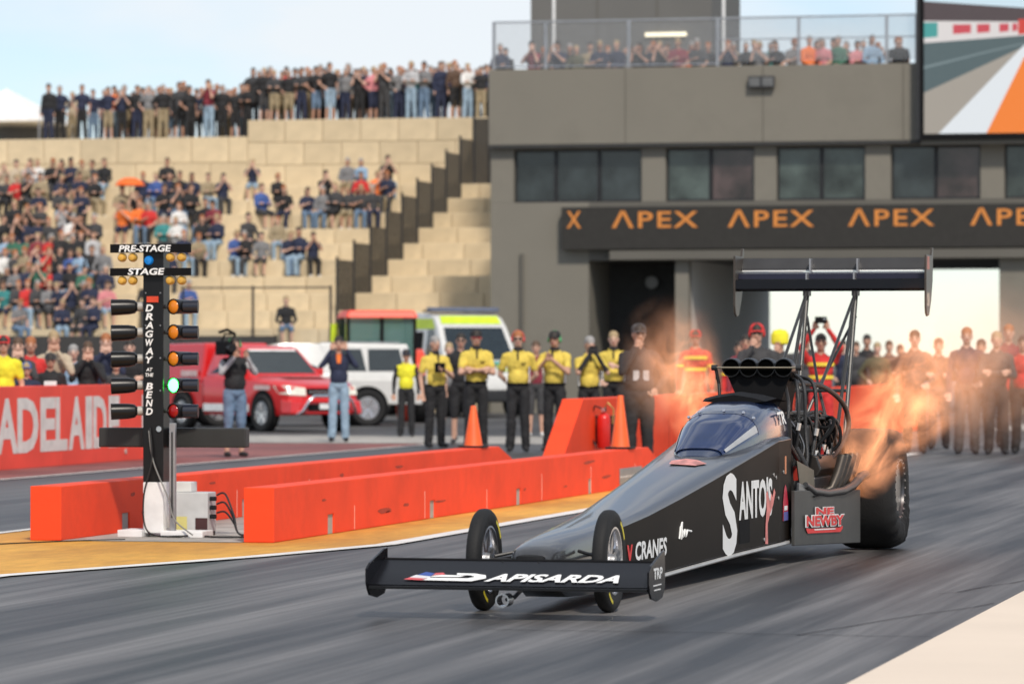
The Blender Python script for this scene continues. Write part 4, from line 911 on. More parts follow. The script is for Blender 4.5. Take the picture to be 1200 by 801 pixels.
def dloc(x, y, z): return Matrix.Translation((-4.965,22.12,0)) @ Matrix.Rotation(R(-1.15),4,'Z') @ Vector((x,y,z))
flame('ragged orange flame rising past the right rear tyre of the dragster', dloc(.56,7.10,.58), dloc(1.10,8.15,1.62), .28, .56, 3.6, 9.5, 1.6)
flame('ragged orange flame rising to the left of the injector scoop', dloc(-.52,6.9,.75), dloc(-.92,7.7,1.62), .18, .36, 3.8, 13.0, 1.7)
def mist(label, c, r_):
    m = bpy.data.materials.new('flame_mist'); m.use_nodes = True; t = m.node_tree
    for n in list(t.nodes): t.nodes.remove(n)
    out = t.nodes.new('ShaderNodeOutputMaterial'); pv = t.nodes.new('ShaderNodeVolumePrincipled'); tcn = t.nodes.new('ShaderNodeTexCoord')
    n = t.nodes.new('ShaderNodeTexNoise'); n.inputs['Scale'].default_value = 1.6; n.inputs['Detail'].default_value = 6; n.inputs['Distortion'].default_value = .8
    ln_ = t.nodes.new('ShaderNodeVectorMath'); ln_.operation = 'LENGTH'
    t.links.new(tcn.outputs['Object'], n.inputs[0]); t.links.new(tcn.outputs['Object'], ln_.inputs[0])
    ed = t.nodes.new('ShaderNodeMapRange'); ed.inputs[1].default_value = 1.0; ed.inputs[2].default_value = .2; t.links.new(ln_.outputs['Value'], ed.inputs[0])
    nr = t.nodes.new('ShaderNodeMapRange'); nr.inputs[1].default_value = .40; nr.inputs[2].default_value = .68; t.links.new(n.outputs[0], nr.inputs[0])
    a = t.nodes.new('ShaderNodeMath'); a.operation = 'MULTIPLY'; t.links.new(ed.outputs[0], a.inputs[0]); t.links.new(nr.outputs[0], a.inputs[1])
    d = t.nodes.new('ShaderNodeMath'); d.operation = 'MULTIPLY'; d.inputs[1].default_value = 0.75; t.links.new(a.outputs[0], d.inputs[0])
    e = t.nodes.new('ShaderNodeMath'); e.operation = 'MULTIPLY'; e.inputs[1].default_value = 0.75; t.links.new(a.outputs[0], e.inputs[0])
    pv.inputs['Color'].default_value = (.78,.68,.60,1); pv.inputs['Emission Color'].default_value = (1,.40,.16,1)
    t.links.new(d.outputs[0], pv.inputs['Density']); t.links.new(e.outputs[0], pv.inputs['Emission Strength']); t.links.new(pv.outputs[0], out.inputs['Volume'])
    o = MB().lathe([(math.sin(math.pi*max(.03,min(.97,i/10))), -math.cos(math.pi*i/10)) for i in range(11)], n=20).build('flame_mist', m); o.location = c; o.scale = r_
    return tag(o, label, 'smoke', 'burning fuel mist round the dragster', 'stuff')
mist('hazy orange fuel mist above and right of the rear tyre', dloc(1.25,8.6,1.35), (.75,.9,.70))
mist('fainter orange fuel mist left of the injector scoop', dloc(-1.0,7.9,1.35), (.42,.7,.55))
# ================================================================ VEHICLES
def wheel(parent, x, y, r, wd, side, name='wheel'):
    wh = link(name, None, parent, (x, y, r))
    h = wd/2
    MB().lathe([(r*.62,-h*.8),(r*.72,-h),(r*.93,-h*.95),(r,-h*.7),(r,h*.7),(r*.93,h*.95),(r*.72,h),(r*.62,h*.8)], axis='x', n=32, closed=True).build('tyre', RUBBER, wh, smooth=40)
    q = side*h
    MB().lathe([(r*.64,q*.8),(r*.60,q*.82),(r*.56,q*.5),(r*.15,q*.55),(0,q*.55)], axis='x', n=28).build('rim', STEEL, wh, smooth=35)
    b = MB()
    for i in range(6):
        a = 2*math.pi*i/6; dy, dz = math.cos(a), math.sin(a); w_ = r*.085
        b.hexa([(q*.55,-dz*w_,dy*w_),(q*.80,-dz*w_,dy*w_),(q*.80,dz*w_,-dy*w_),(q*.55,dz*w_,-dy*w_),
                (q*.55,dy*r*.58-dz*w_,dz*r*.58+dy*w_),(q*.86,dy*r*.58-dz*w_,dz*r*.58+dy*w_),(q*.86,dy*r*.58+dz*w_,dz*r*.58-dy*w_),(q*.55,dy*r*.58+dz*w_,dz*r*.58-dy*w_)])
    b.build('spokes', CHROME, wh)
    return wh
def ute(name, label, loc, rz, paint, canopy, bar):
    """local -y is the front; wheelbase 3.09, width 1.80"""
    t = thing(name, label, 'pickup truck' if canopy else 'car', loc, rz)
    HW = .88
    def sect(y, zb, zs, zt, w0, w1): return [(-w0*.94,y,zb),(w0*.94,y,zb),(w0,y,zb+.18),(w0,y,zs-.06),(w1,y,zs),(w1*.8,y,zt),(-w1*.8,y,zt),(-w1,y,zs),(-w0,y,zs-.06),(-w0,y,zb+.18)]
    hood = [sect(-.86,.36,.70,.72,.70,.66), sect(-.80,.34,.88,.93,.80,.74), sect(-.55,.33,.98,1.02,HW,.80), sect(.0,.33,1.03,1.08,HW,.83), sect(.55,.33,1.07,1.13,HW,.84), sect(.75,.33,1.09,1.12,HW,.85), sect(2.35,.33,1.09,1.11,HW,.85)]
    MB().loft(hood).build('body', paint, t, smooth=32)
    # cab: raked screen, roof
    cab = [[(-.83,.55,1.08),(.83,.55,1.08),(.81,.62,1.10),(-.81,.62,1.10)]]
    y0, y1 = .50, 2.32
    P = [(y0,1.08),(1.15,1.66),(1.32,1.715),(1.9,1.725),(2.20,1.69),(y1,1.10)]
    b = MB(); L = [(-.83 if z < 1.2 else -.66, y, z) for y, z in P]; Q = [(.83 if z < 1.2 else .66, y, z) for y, z in P]
    n = len(P); b.add(L+Q, [tuple(range(n)), tuple(reversed(range(n, 2*n)))] + [(i, n+i, n+i+1, i+1) for i in range(n-1)])
    b.build('cab', paint, t, bevel=.03, smooth=35)
    e = .006
    MB().add([(-.74,.60,1.15),(.74,.60,1.15),(.60,1.13,1.63),(-.60,1.13,1.63)], [(0,1,2,3)]).build('windscreen', GLASS, t, loc=(0,-.012,.012))
    MB().add([(-.56,1.08,1.593),(.56,1.08,1.593),(.55,1.12,1.628),(-.55,1.12,1.628)], [(0,1,2,3)]).build('visor_strip', WHITE, t, loc=(0,-.018,.018))
    for s in (1,-1):
        def sg(pts, nm, m):
            MB().add([(s*(.83-.17*(z-1.08)/.58+.006), y, z) for y, z in pts], [tuple(range(len(pts)))]).build(nm, m, t)
        sg([(.80,1.16),(1.42,1.16),(1.42,1.60),(1.22,1.60)], 'side_window', GLASS); sg([(1.50,1.16),(2.16,1.16),(2.08,1.60),(1.50,1.60)], 'side_window', GLASS)
        MB().box((s*.84-.03,.78,1.12), (s*1.02+.03*s,.86,1.26) if s > 0 else (s*.84+.03,.86,1.26)).build('mirror', paint, t, bevel=.02) if s > 0 else MB().box((-1.02,.78,1.12), (-.85,.86,1.26)).build('mirror', paint, t, bevel=.02)
        hl = MB().hexa([(s*.44,-.90,.72),(s*.80,-.85,.74),(s*.885,-.55,.76),(s*.44,-.60,.74),(s*.43,-.86,.88),(s*.80,-.76,.93),(s*.892,-.36,.93),(s*.43,-.60,.88)]).build('headlight', m_('headlight_glass', (0.72,0.70,0.60), .15, coat=.5), t, bevel=.015)
        MB().lathe([(0,-.02),(.07,-.02),(.08,.02),(0,.02)], (s*.60,-.85,.50), 'y', 16).build('fog_lamp', m_('headlight_glass', (0,0,0)), t, smooth=40)
        for yy in (0.0, 3.09):
            MB().lathe([(.0,-.03),(.435,-.03),(.435,.004),(0,.004)], (s*HW,yy,.40), 'x', 32).build('wheel_arch', MATTEBLACK, t)
            wheel(t, s*(HW-.05), yy, .375, .25, s)
        MB().box((s*(HW+.002), .55, .40), (s*(HW+.006), 2.3, .55)).build('side_stripe', WHITE if canopy else paint, t)
        MB().box((s*(HW+.004), 1.34, .98), (s*(HW+.03), 1.46, 1.02)).build('door_handle', DARKSTEEL, t)
        for yy in (.72, 1.46, 2.30): MB().box((s*(HW+.0005), yy, .45), (s*(HW+.003), yy+.012, 1.05)).build('door_gap', MATTEBLACK, t)
    MB().box((-.40,-.865,.72), (.40,-.80,.87)).build('grille', MATTEBLACK, t, bevel=.02)
    MB().box((-.36,-.872,.79), (.36,-.866,.81)).build('grille_bar', CHROME, t)
    MB().hexa([(-.84,-.98,.36),(.84,-.98,.36),(.88,-.62,.36),(-.88,-.62,.36),(-.80,-.96,.62),(.80,-.96,.62),(.87,-.62,.66),(-.87,-.62,.66)]).build('bumper', paint, t, bevel=.04)
    MB().box((-.45,-.99,.42), (.45,-.975,.56)).build('intake', MATTEBLACK, t); MB().box((-.19,-1.0,.46), (.19,-.992,.57)).build('number_plate', WHITE, t)
    if bar == 'bull':
        MB().tube([(-.70,-.92,.34),(-.62,-1.06,.42),(-.50,-1.10,.62),(-.38,-1.10,.72),(.38,-1.10,.72),(.50,-1.10,.62),(.62,-1.06,.42),(.70,-.92,.34)], .032, 10).build('nudge_bar', CHROME, t, smooth=60)
    MB().box((-HW+.02,2.34,.45), (HW-.02,4.25,.98)).build('tub', paint, t, bevel=.03)
    if canopy:
        MB().hexa([(-.86,2.42,.98),(.86,2.42,.98),(.86,4.2,.98),(-.86,4.2,.98),(-.74,2.44,1.78),(.74,2.44,1.78),(.74,4.15,1.76),(-.74,4.15,1.76)]).build('canopy', paint, t, bevel=.05)
        for s in (1,-1):
            MB().box((s*(HW-.006),2.55,1.10), (s*(HW-.003),3.2,1.22)).build('pale_print', m_('print_faded', (0.7,0.5,0.48), .6), t)
            MB().box((s*(HW+.0035),.95,.66), (s*(HW+.0045),1.38,.80)).build('pale_print', m_('print_faded', (0,0,0)), t); MB().box((s*(HW+.0035),-.25,.84), (s*(HW+.0045),.35,.93)).build('pale_print', m_('print_faded', (0,0,0)), t)
        MB().box((-.5,-.3,1.085), (.5,.25,1.088)).build('bonnet_print', m_('print_faded', (0,0,0)), t)
    else:
        MB().hexa([(-.84,2.26,.97),(.84,2.26,.97),(.84,4.15,.97),(-.84,4.15,.97),(-.665,2.10,1.722),(.665,2.10,1.722),(.665,3.95,1.70),(-.665,3.95,1.70)]).build('rear_cabin', paint, t, bevel=.03)
        for s in (1,-1):
            for y0_, y1_ in ((2.34,3.02),(3.12,3.82)):
                MB().add([(s*(.84-.175*(z-.97)/.74+.007), y, z) for y, z in ((y0_,1.14),(y1_+.06,1.14),(y1_-.04,1.60),(y0_,1.60))], [(0,1,2,3)]).build('side_window', GLASS, t)
            MB().box((s*.60-.02,2.3,1.722), (s*.60+.02,3.8,1.75)).build('roof_rail', STEEL, t)
    MB().box((-.86,4.22,.48), (.86,4.30,.62)).build('rear_bumper', DARKSTEEL, t, bevel=.02)
    return t
def face_angle(fwd):                       # turn local -y towards fwd
    return math.atan2(fwd[0], -fwd[1])
RED = m_('ute_red', (0.62,0.018,0.020), .28, coat=.6, var=.04); WPA = m_('ute_white', (0.62,0.62,0.60), .3, coat=.5, var=.04)
# camera-frame headings turned into world headings
def cam_dir(r_, f_): return (r_*math.cos(TH)-f_*math.sin(TH), r_*math.sin(TH)+f_*math.cos(TH))
fwd = cam_dir(.60, -.80); fa = at_depth(318, 78.3)
ang = face_angle(fwd)
# front right wheel contact sits at fa; its origin is between the front wheels
off = Matrix.Rotation(ang, 4, 'Z') @ Vector((.78,0,0))
# the wheel nearer the camera is the one on the car's right as the picture shows it
def place_ute(px_, d_, r_, f_, sx):
    a_ = face_angle(cam_dir(r_, f_)); p = at_depth(px_, d_); o_ = Matrix.Rotation(a_, 4, 'Z') @ Vector((sx*.78,0,0)); return (p[0]-o_.x, p[1]-o_.y, 0), a_
l_, a_ = place_ute(312, 78.3, .58, -.815, -1)
ru = ute('red_pickup', 'red pickup with hard canopy and chrome nudge bar, parked behind the cameraman', l_, a_, RED, True, 'bull'); ru.scale = (.96,.96,.96)
l_, a_ = place_ute(256, 84.5, -.985, -.17, 1)
ute('white_wagon', 'white four wheel drive wagon parked behind the man in jeans', l_, a_, WPA, False, None)
# ambulance
LIME = m_('lime_paint', (0.55,0.72,0.03), .4); TEAL = m_('teal_paint', (0.02,0.28,0.26), .4)
p = at_depth(568, 98); a_ = face_angle(cam_dir(.40, -.92))
am = thing('ambulance', 'white ambulance van with lime green and teal markings behind the officials', 'ambulance', (p[0], p[1], 0), a_)
prof = [(-.55,.40),(-.60,.75),(-.45,1.05),(.10,1.25),(.75,2.15),(1.0,2.38),(1.4,2.50),(5.0,2.52),(5.1,2.35),(5.1,.40)]
b = MB(); n = len(prof); L = [(-(.98 if z < 1.4 else .98-.10*(z-1.4)), y, z) for y, z in prof]; Q = [(-x, y, z) for x, y, z in L]
b.add(L+Q, [tuple(range(n)), tuple(reversed(range(n, 2*n)))] + [(i, n+i, n+i+1, i+1) for i in range(n-1)] + [(n-1, 2*n-1, n, 0)])
b.build('body', WPA, am, bevel=.05, smooth=35)
MB().add([(-.84,.20,1.36),(.84,.20,1.36),(.76,.76,2.13),(-.76,.76,2.13)], [(0,1,2,3)]).build('windscreen', GLASS, am, loc=(0,-.03,.02))
MB().add([(-.78,.84,2.22),(.78,.84,2.22),(.75,1.02,2.41),(-.75,1.02,2.41)], [(0,1,2,3)]).build('visor_stripe', LIME, am, loc=(0,-.015,.02))
MB().box((-.90,1.2,2.53), (.90,1.5,2.64)).build('light_bar', m_('beacon', (0.12,0.14,0.2), .3), am, bevel=.03)
b = MB(); b.box((-.6,1.7,2.53), (.6,1.75,2.58)); b.box((-.6,2.4,2.53), (.6,2.45,2.58)); b.build('roof_rack', DARKSTEEL, am)
for s in (1,-1):
    def sd(pts, nm, m, e_=.004): MB().add([(s*((.98 if z < 1.4 else .98-.10*(z-1.4))+e_), y, z) for y, z in pts], [tuple(range(len(pts)))]).build(nm, m, am)
    sd([(.55,1.42),(1.35,1.42),(1.35,2.1),(.95,2.1)], 'side_window', GLASS, .008)
    sd([(0.1,1.05),(5.0,1.05),(5.0,1.38),(.3,1.28)], 'green_band', TEAL); sd([(0.9,2.12),(5.0,2.12),(5.0,2.40),(1.1,2.36)], 'lime_band', LIME)
    for i in range(4): sd([(.2+i*1.1,.62),(.75+i*1.1,.62),(1.0+i*1.1,1.04),(.45+i*1.1,1.04)], 'lime_block', LIME)
    sd([(1.6,1.42),(2.9,1.42),(2.9,2.05),(1.6,2.05)], 'side_window', MATTEBLACK, .008)
    MB().hexa([(s*.55,-.60,.80),(s*.86,-.52,.80),(s*.86,-.36,.80),(s*.55,-.44,.80),(s*.55,-.50,1.02),(s*.88,-.36,1.08),(s*.88,-.2,1.08),(s*.55,-.34,1.02)]).build('headlight', m_('headlight_glass', (0,0,0)), am, bevel=.02)
    for yy in (.35, 3.9): wheel(am, s*.88, yy, .36, .24, s)
MB().add([(-.90,-.02,1.24),(.90,-.02,1.24),(.90,.12,1.31),(-.90,.12,1.31)], [(0,1,2,3)]).build('bonnet_band', TEAL, am, loc=(0,-.03,.02))
b = MB(); b.add([(.20,-.42,1.09),(.88,-.36,1.10),(.88,-.05,1.22),(.30,-.02,1.24)], [(0,1,2,3)]); b.build('bonnet_chevron', LIME, am, loc=(0,-.02,.02))
MB().box((-.95,-.66,.36), (.95,-.50,.66)).build('bumper', DARKSTEEL, am, bevel=.05)
# tractor
p = at_depth(447, 90.5); a_ = face_angle(cam_dir(.16, -.985))
tr = thing('tractor', 'lime green tractor with red cab roof behind the white wagon', 'tractor', (p[0], p[1], 0), a_)
tr.scale = (.95,.95,.95)
TRED = m_('tractor_red', (0.80,0.07,0.03), .4)
MB().hexa([(-.86,-.15,2.42),(.86,-.15,2.42),(.86,1.75,2.42),(-.86,1.75,2.42),(-.76,-.05,2.60),(.76,-.05,2.60),(.76,1.65,2.60),(-.76,1.65,2.60)]).build('roof', TRED, tr, bevel=.04)
for sx, yy in ((-.78,.0),(.78,.0),(-.80,.85),(.80,.85),(-.78,1.6),(.78,1.6)):
    MB().box((sx-.035,yy-.035,1.05), (sx+.035,yy+.035,2.42)).build('pillar', MATTEBLACK, tr)
TG = mat('cab_glass', (0.10,0.22,0.20), .08, alpha=.55)
for s in (1,-1):
    MB().box((s*.79-.004,.04,1.15), (s*.79+.004,.80,2.40)).build('cab_window', TG, tr); MB().box((s*.79-.004,.9,1.15), (s*.79+.004,1.56,2.40)).build('cab_window', TG, tr)
    wheel(tr, s*.86, 1.35, .78, .46, s, 'rear_wheel'); wheel(tr, s*.75, -1.25, .55, .36, s, 'front_wheel')
    MB().lathe([(.84,-.26),(.90,-.26),(.90,.26),(.84,.26)], (s*.88,1.35,.80), 'x', 28, closed=True).build('mudguard', TRED, tr)
MB().box((-.74,-.004,1.15), (.74,.004,2.40)).build('cab_window', TG, tr); MB().box((-.74,1.59,1.15), (.74,1.60,2.40)).build('cab_window', TG, tr)
MB().box((-.03,-.05,1.12), (.05,.0,2.42)).build('pillar', MATTEBLACK, tr)
MB().box((-.80,-.05,.75), (.80,1.70,1.12)).build('cab_floor', LIME, tr, bevel=.03)
MB().box((-.22,.55,1.12), (.22,1.05,1.35)).build('seat', MATTEBLACK, tr, bevel=.04); MB().box((-.22,1.0,1.35), (.22,1.12,1.95)).build('seat_back', MATTEBLACK, tr, bevel=.04)
MB().hexa([(-.42,-1.9,.80),(.42,-1.9,.80),(.42,-.06,.80),(-.42,-.06,.80),(-.36,-1.85,1.42),(.36,-1.85,1.42),(.40,-.06,1.55),(-.40,-.06,1.55)]).build('bonnet', TRED, tr, bevel=.10, smooth=50)
MB().box((-.35,-1.9,.5), (.35,1.3,.80)).build('chassis', DARKSTEEL, tr)
MB().hexa([(-1.0,1.7,1.05),(-.8,1.7,1.05),(-.8,1.9,1.05),(-1.0,1.9,1.05),(-.98,1.68,2.3),(-.82,1.68,2.3),(-.82,1.8,2.3),(-.98,1.8,2.3)]).build('rear_marker', LIME, tr)

# ================================================================ PEOPLE
SK, HA, TO, BO, SH, AC, LI = range(7)      # skin, hair, top, bottoms, shoes, accent, lips
class Body:
    def __init__(s): s.p = []
    def cap(s, a, b, r0, r1, reg): s.p.append(('c', Vector(a), Vector(b), r0, r1, reg)); return s
    def ell(s, c, r, reg): s.p.append(('e', Vector(c), Vector(r), 0, 0, reg)); return s
    def mesh(s, name, vox, smooth=2):
        b = MB()
        for k, a, c, r0, r1, _ in s.p:
            if k == 'e':
                n, m = 14, 9
                rings = [[a + Vector((c.x*math.sin(math.pi*max(.02,min(.98,j/m)))*math.cos(2*math.pi*i/n), c.y*math.sin(math.pi*max(.02,min(.98,j/m)))*math.sin(2*math.pi*i/n), -c.z*math.cos(math.pi*j/m))) for i in range(n)] for j in range(m+1)]
                b.loft(rings)
            else:
                ax = (c-a); L = ax.length; ax = ax.normalized() if L > 1e-6 else Vector((0,0,1)); u_ = ax.orthogonal().normalized(); v_ = ax.cross(u_); n = 12
                st = [(a - ax*r0*math.cos(q), r0*max(math.sin(q), .05)) for q in (0, .5, 1.05)] + [(a, r0), (c, r1)] + [(c + ax*r1*math.cos(q), r1*max(math.sin(q), .05)) for q in (1.05, .5, 0)]
                b.loft([[p + (u_*math.cos(2*math.pi*i/n)+v_*math.sin(2*math.pi*i/n))*r for i in range(n)] for p, r in st])
        me = b.mesh('tmp'); o = bpy.data.objects.new('tmp', me); C.objects.link(o)
        m = o.modifiers.new('r', 'REMESH'); m.mode = 'VOXEL'; m.voxel_size = vox; m.use_smooth_shade = True
        if smooth: q = o.modifiers.new('s', 'SMOOTH'); q.factor = .5; q.iterations = smooth
        dg = bpy.context.evaluated_depsgraph_get()
        out = bpy.data.meshes.new_from_object(o.evaluated_get(dg)); out.name = name
        bpy.data.objects.remove(o); bpy.data.meshes.remove(me)
        import numpy as np
        nf = len(out.polygons); ce = np.empty(nf*3); out.polygons.foreach_get('center', ce); ce = ce.reshape(-1, 3)
        best = np.full(nf, 1e9); idx = np.zeros(nf, int)
        for k, a, c, r0, r1, reg in s.p:
            A = np.array(a); B = np.array(c)
            if k == 'e':
                q = (ce-A)/B; ln_ = np.linalg.norm(q, axis=1); d = (ln_-1)*np.linalg.norm(ce-A, axis=1)/np.maximum(ln_, 1e-6)
            else:
                ab = B-A; tt = np.clip(((ce-A)@ab)/max(ab@ab, 1e-9), 0, 1); d = np.linalg.norm(ce-(A+tt[:,None]*ab), axis=1)-(r0+(r1-r0)*tt)
            w_ = d < best; best[w_] = d[w_]; idx[w_] = reg
        for _ in range(7): out.materials.append(None)
        out.polygons.foreach_set('material_index', idx.astype('int32').tolist()); out.polygons.foreach_set('use_smooth', [True]*nf)
        # folds in the cloth: push the clothed vertices in and out a little
        from mathutils import noise
        clothed = np.zeros(len(out.vertices), bool)
        for p in out.polygons:
            if p.material_index in (TO, BO, AC):
                for v in p.vertices: clothed[v] = True
        nv = len(out.vertices); co = np.empty(nv*3); no = np.empty(nv*3)
        out.vertices.foreach_get('co', co); out.vertices.foreach_get('normal', no); co = co.reshape(-1,3); no = no.reshape(-1,3)
        for i_ in range(nv):
            if clothed[i_]:
                c_ = Vector(co[i_]); a_ = noise.noise(Vector((c_.x*9, c_.y*9, c_.z*6))) + .6*noise.noise(Vector((c_.x*20+7, c_.y*20, c_.z*16)))
                co[i_] += no[i_]*a_*.011
        out.vertices.foreach_set('co', co.ravel())
        out.update()
        return out
def hand(B, w_, d, side, fine, curl=.5, reg=SK):
    """palm, four unequal fingers and a thumb growing from wrist w_ along d"""
    w_, d = Vector(w_), Vector(d).normalized()
    ref = Vector((0,-1,.2)) if abs(d.y) < .8 else Vector((0,0,1))
    lat = d.cross(ref).normalized(); nrm = lat.cross(d).normalized()
    B.cap(w_, w_+d*.075, .028, .034, reg)
    if not fine: B.cap(w_+d*.07, w_+d*.14, .03, .02, reg); return
    for i, L in enumerate((.068,.078,.074,.058)):
        o_ = w_ + d*.085 + lat*(.030-.020*i)*1.05
        k1 = o_ + (d*math.cos(curl*.8)+nrm*math.sin(curl*.8))*L*.5; k2 = k1 + (d*math.cos(curl*1.9)+nrm*math.sin(curl*1.9))*L*.5
        B.cap(o_-d*.03, k1, .011, .010, reg); B.cap(k1, k2, .010, .0085, reg)
    tb = w_ + d*.025 + lat*.022*side; B.cap(tb, tb + (d*.55+lat*side*.8+nrm*.3).normalized()*.045, .013, .011, reg); t2 = tb + (d*.55+lat*side*.8+nrm*.3).normalized()*.045; B.cap(t2, t2 + (d*.9+nrm*.5).normalized()*.03, .011, .009, reg)
ARMS = {  # (elbow, wrist, hand direction) for the arm on the viewer's left / right; x is mirrored for the left
 'down': ((.25,.03,1.13),(.25,-.05,.88),(0,-.15,-1)),
 'behind': ((.27,.08,1.14),(.12,.19,.98),(-.8,.2,-.4)),
 'face': ((.24,-.20,1.22),(.06,-.19,1.50),(-.25,.05,1)),
 'ears': ((.30,-.10,1.28),(.13,-.06,1.55),(-.25,.1,1)),
 'raise': ((.27,-.14,1.60),(.10,-.24,1.84),(-.3,-.1,1)),
 'clasp': ((.25,-.15,1.17),(.06,-.27,1.35),(-.55,-.1,.6)),
 'hip': ((.36,.06,1.17),(.21,-.03,1.02),(-.7,-.3,-.5)),
 'chest': ((.26,-.08,1.14),(.05,-.25,1.24),(-.9,-.1,.25)),
 'lap': ((.26,-.10,1.12),(.14,-.30,1.02),(-.3,-.9,-.1)),
 'cam': ((.27,-.16,1.25),(.10,-.26,1.48),(-.4,-.3,.8)),
 'fold': ((.25,-.10,1.14),(-.06,-.22,1.19),(-1,.1,.1)),
}
def human(arm_l='down', arm_r='down', sit=False, sleeve='short', shorts=False, fine=True, fat=1.0, long_hair=False, glove=False, lean=0.0, turn=0.0):
    B = Body(); dz = -.40 if sit else 0.0
    def q(p):
        x, y, z = p
        if turn and z > 1.49: c_, s_ = math.cos(turn), math.sin(turn); x, y = x*c_-y*s_, x*s_+y*c_
        return Vector((x, y - lean*max(0, z-.9), z+dz))
    B.ell(q((0,-.008,1.668)), (.074,.094,.112), SK).ell(q((0,-.035,1.605)), (.056,.062,.062), SK)
    B.ell(q((0,.006,1.718)), (.082,.104,.082), HA).ell(q((0,.040,1.66)), (.078,.070,.085), HA)
    B.cap(q((0,-.095,1.665)), q((0,-.108,1.642)), .011, .016, SK)
    for s in (-1,1):
        B.ell(q((s*.076,.0,1.655)), (.012,.022,.032), SK)
        if fine: B.ell(q((s*.030,-.094,1.672)), (.013,.010,.008), HA); B.cap(q((s*.045,-.092,1.688)), q((s*.016,-.098,1.690)), .007, .007, HA)
    if fine: B.cap(q((-.018,-.094,1.606)), q((.018,-.094,1.606)), .008, .008, LI)
    if long_hair: B.ell(q((0,.05,1.60)), (.085,.055,.17), HA)
    B.cap(q((0,.01,1.50)), q((0,-.002,1.60)), .055, .052, SK)
    B.cap(q((-.03,.015,1.465)), q((.03,.015,1.465)), .068, .068, TO)
    B.cap(q((-.145,.012,1.415)), q((.145,.012,1.415)), .064, .064, TO)
    B.ell(q((0,0,1.30)), (.178*fat,.118*fat,.185), TO).ell(q((0,-.012*fat,1.10)), (.160*fat,.120*fat,.17), TO)
    hip = BO
    B.ell(q((0,.005,.955)), (.165*fat,.120*fat,.105), hip)
    for s in (-1,1):
        if not sit:
            h_, k_, a_ = (s*.085,.0,.90), (s*.100,-.012,.50), (s*.115,.018,.09)
        else:
            h_, k_, a_ = (s*.09,.0,.95), (s*.13,-.43,.90), (s*.12,-.40,.48)
        h_, k_, a_ = Vector(h_), Vector(k_), Vector(a_); z_ = Vector((0,0,dz))
        h_ += z_; k_ += z_; a_ += z_
        B.cap(h_, k_, .094*fat, .074, BO)
        if shorts: B.cap(k_, k_+(a_-k_)*.12, .064, .062, BO); B.cap(k_+(a_-k_)*.12, a_, .052, .038, SK)
        else: B.cap(k_, a_, .074, .068, BO)
        f0 = Vector((a_.x, a_.y+.02, a_.z-.045)); B.cap(f0, f0+Vector((s*.02,-.17,-.006)), .042, .036, SH)
        e, w_, hd = ARMS[arm_l if s < 0 else arm_r]
        sh = q((s*.185,.012,1.405)); e = q((s*e[0],e[1],e[2])); w_ = q((s*w_[0],w_[1],w_[2])); hd = Vector((s*hd[0],hd[1],hd[2]))
        lower = {'short': SK, 'long': TO, 'accent': AC}.get(sleeve, AC)
        if sleeve == 'short':
            m1 = sh+(e-sh)*.62; B.cap(sh, m1, .060, .056, TO); B.cap(m1, e, .044, .040, SK); B.cap(e, w_, .040, .028, SK)
        elif sleeve == 'vest':
            B.cap(sh, e, .052, .044, AC); B.cap(e, w_, .043, .032, AC)
        else:
            B.cap(sh, e, .058, .048, TO); B.cap(e, w_, .047, .034, lower)
        if glove: B.cap(e+(w_-e)*.15, w_, .042, .032, AC)
        hand(B, w_, hd, -s, fine, reg=AC if glove else SK)
    return B
SKIN = [m_('skin_%d' % i, c, .55, var=.08, scale=20) for i, c in enumerate(((.55,.32,.23),(.47,.26,.18),(.60,.37,.28)))]
HAIR = {'dark': m_('hair_dark', (.022,.016,.012), .6), 'brown': m_('hair_brown', (.09,.05,.028), .6), 'grey': m_('hair_grey', (.30,.29,.28), .6), 'ginger': m_('hair_ginger', (.34,.12,.04), .6), 'fair': m_('hair_fair', (.36,.26,.14), .6)}
LIP = m_('lips', (.34,.13,.11), .5)
CL = {}
def cloth(n, c=None):
    if n not in CL: CL[n] = mat('cloth_' + n, c, .85, var=.16, scale=9, bump=.25, bscale=14)
    return CL[n]
for n, c in dict(black=(.016,.016,.018), charcoal=(.045,.045,.048), navy=(.018,.024,.055), grey=(.18,.18,.185), palegrey=(.42,.42,.43), white=(.66,.65,.63), red=(.55,.03,.028), orange=(.75,.17,.03), pink=(.60,.22,.24),
                 blue=(.05,.10,.30), skyblue=(.26,.38,.52), green=(.04,.14,.09), olive=(.09,.09,.05), khaki=(.30,.24,.15), yellow=(.66,.50,.085), hivis=(.72,.66,.03), denim=(.13,.20,.30), paledenim=(.26,.36,.46), brown=(.10,.06,.04), maroon=(.20,.025,.04), teal=(.04,.22,.22), beige=(.45,.37,.27)).items(): cloth(n, c)
PROTO = {}
def person(label, pos, rz, h, key, arms, top, bottom, shoes='black', skin=0, hair='dark', accent='black', group=None, vox=.0125, **kw):
    k = (key, vox)
    if k not in PROTO: PROTO[k] = human(arms[0], arms[1], fine=vox < .02, **kw).mesh('person_body', vox, 2 if vox < .02 else 1)
    o = link('person', PROTO[k]); tag(o, label, 'person', group)
    o.location = pos; o.rotation_euler = (0,0,rz); o.scale = (h/1.785,)*3
    for i, m in enumerate((SKIN[skin], HAIR[hair], cloth(top), cloth(bottom), cloth(shoes), cloth(accent), LIP)):
        o.material_slots[i].link = 'OBJECT'; o.material_slots[i].material = m
    return o
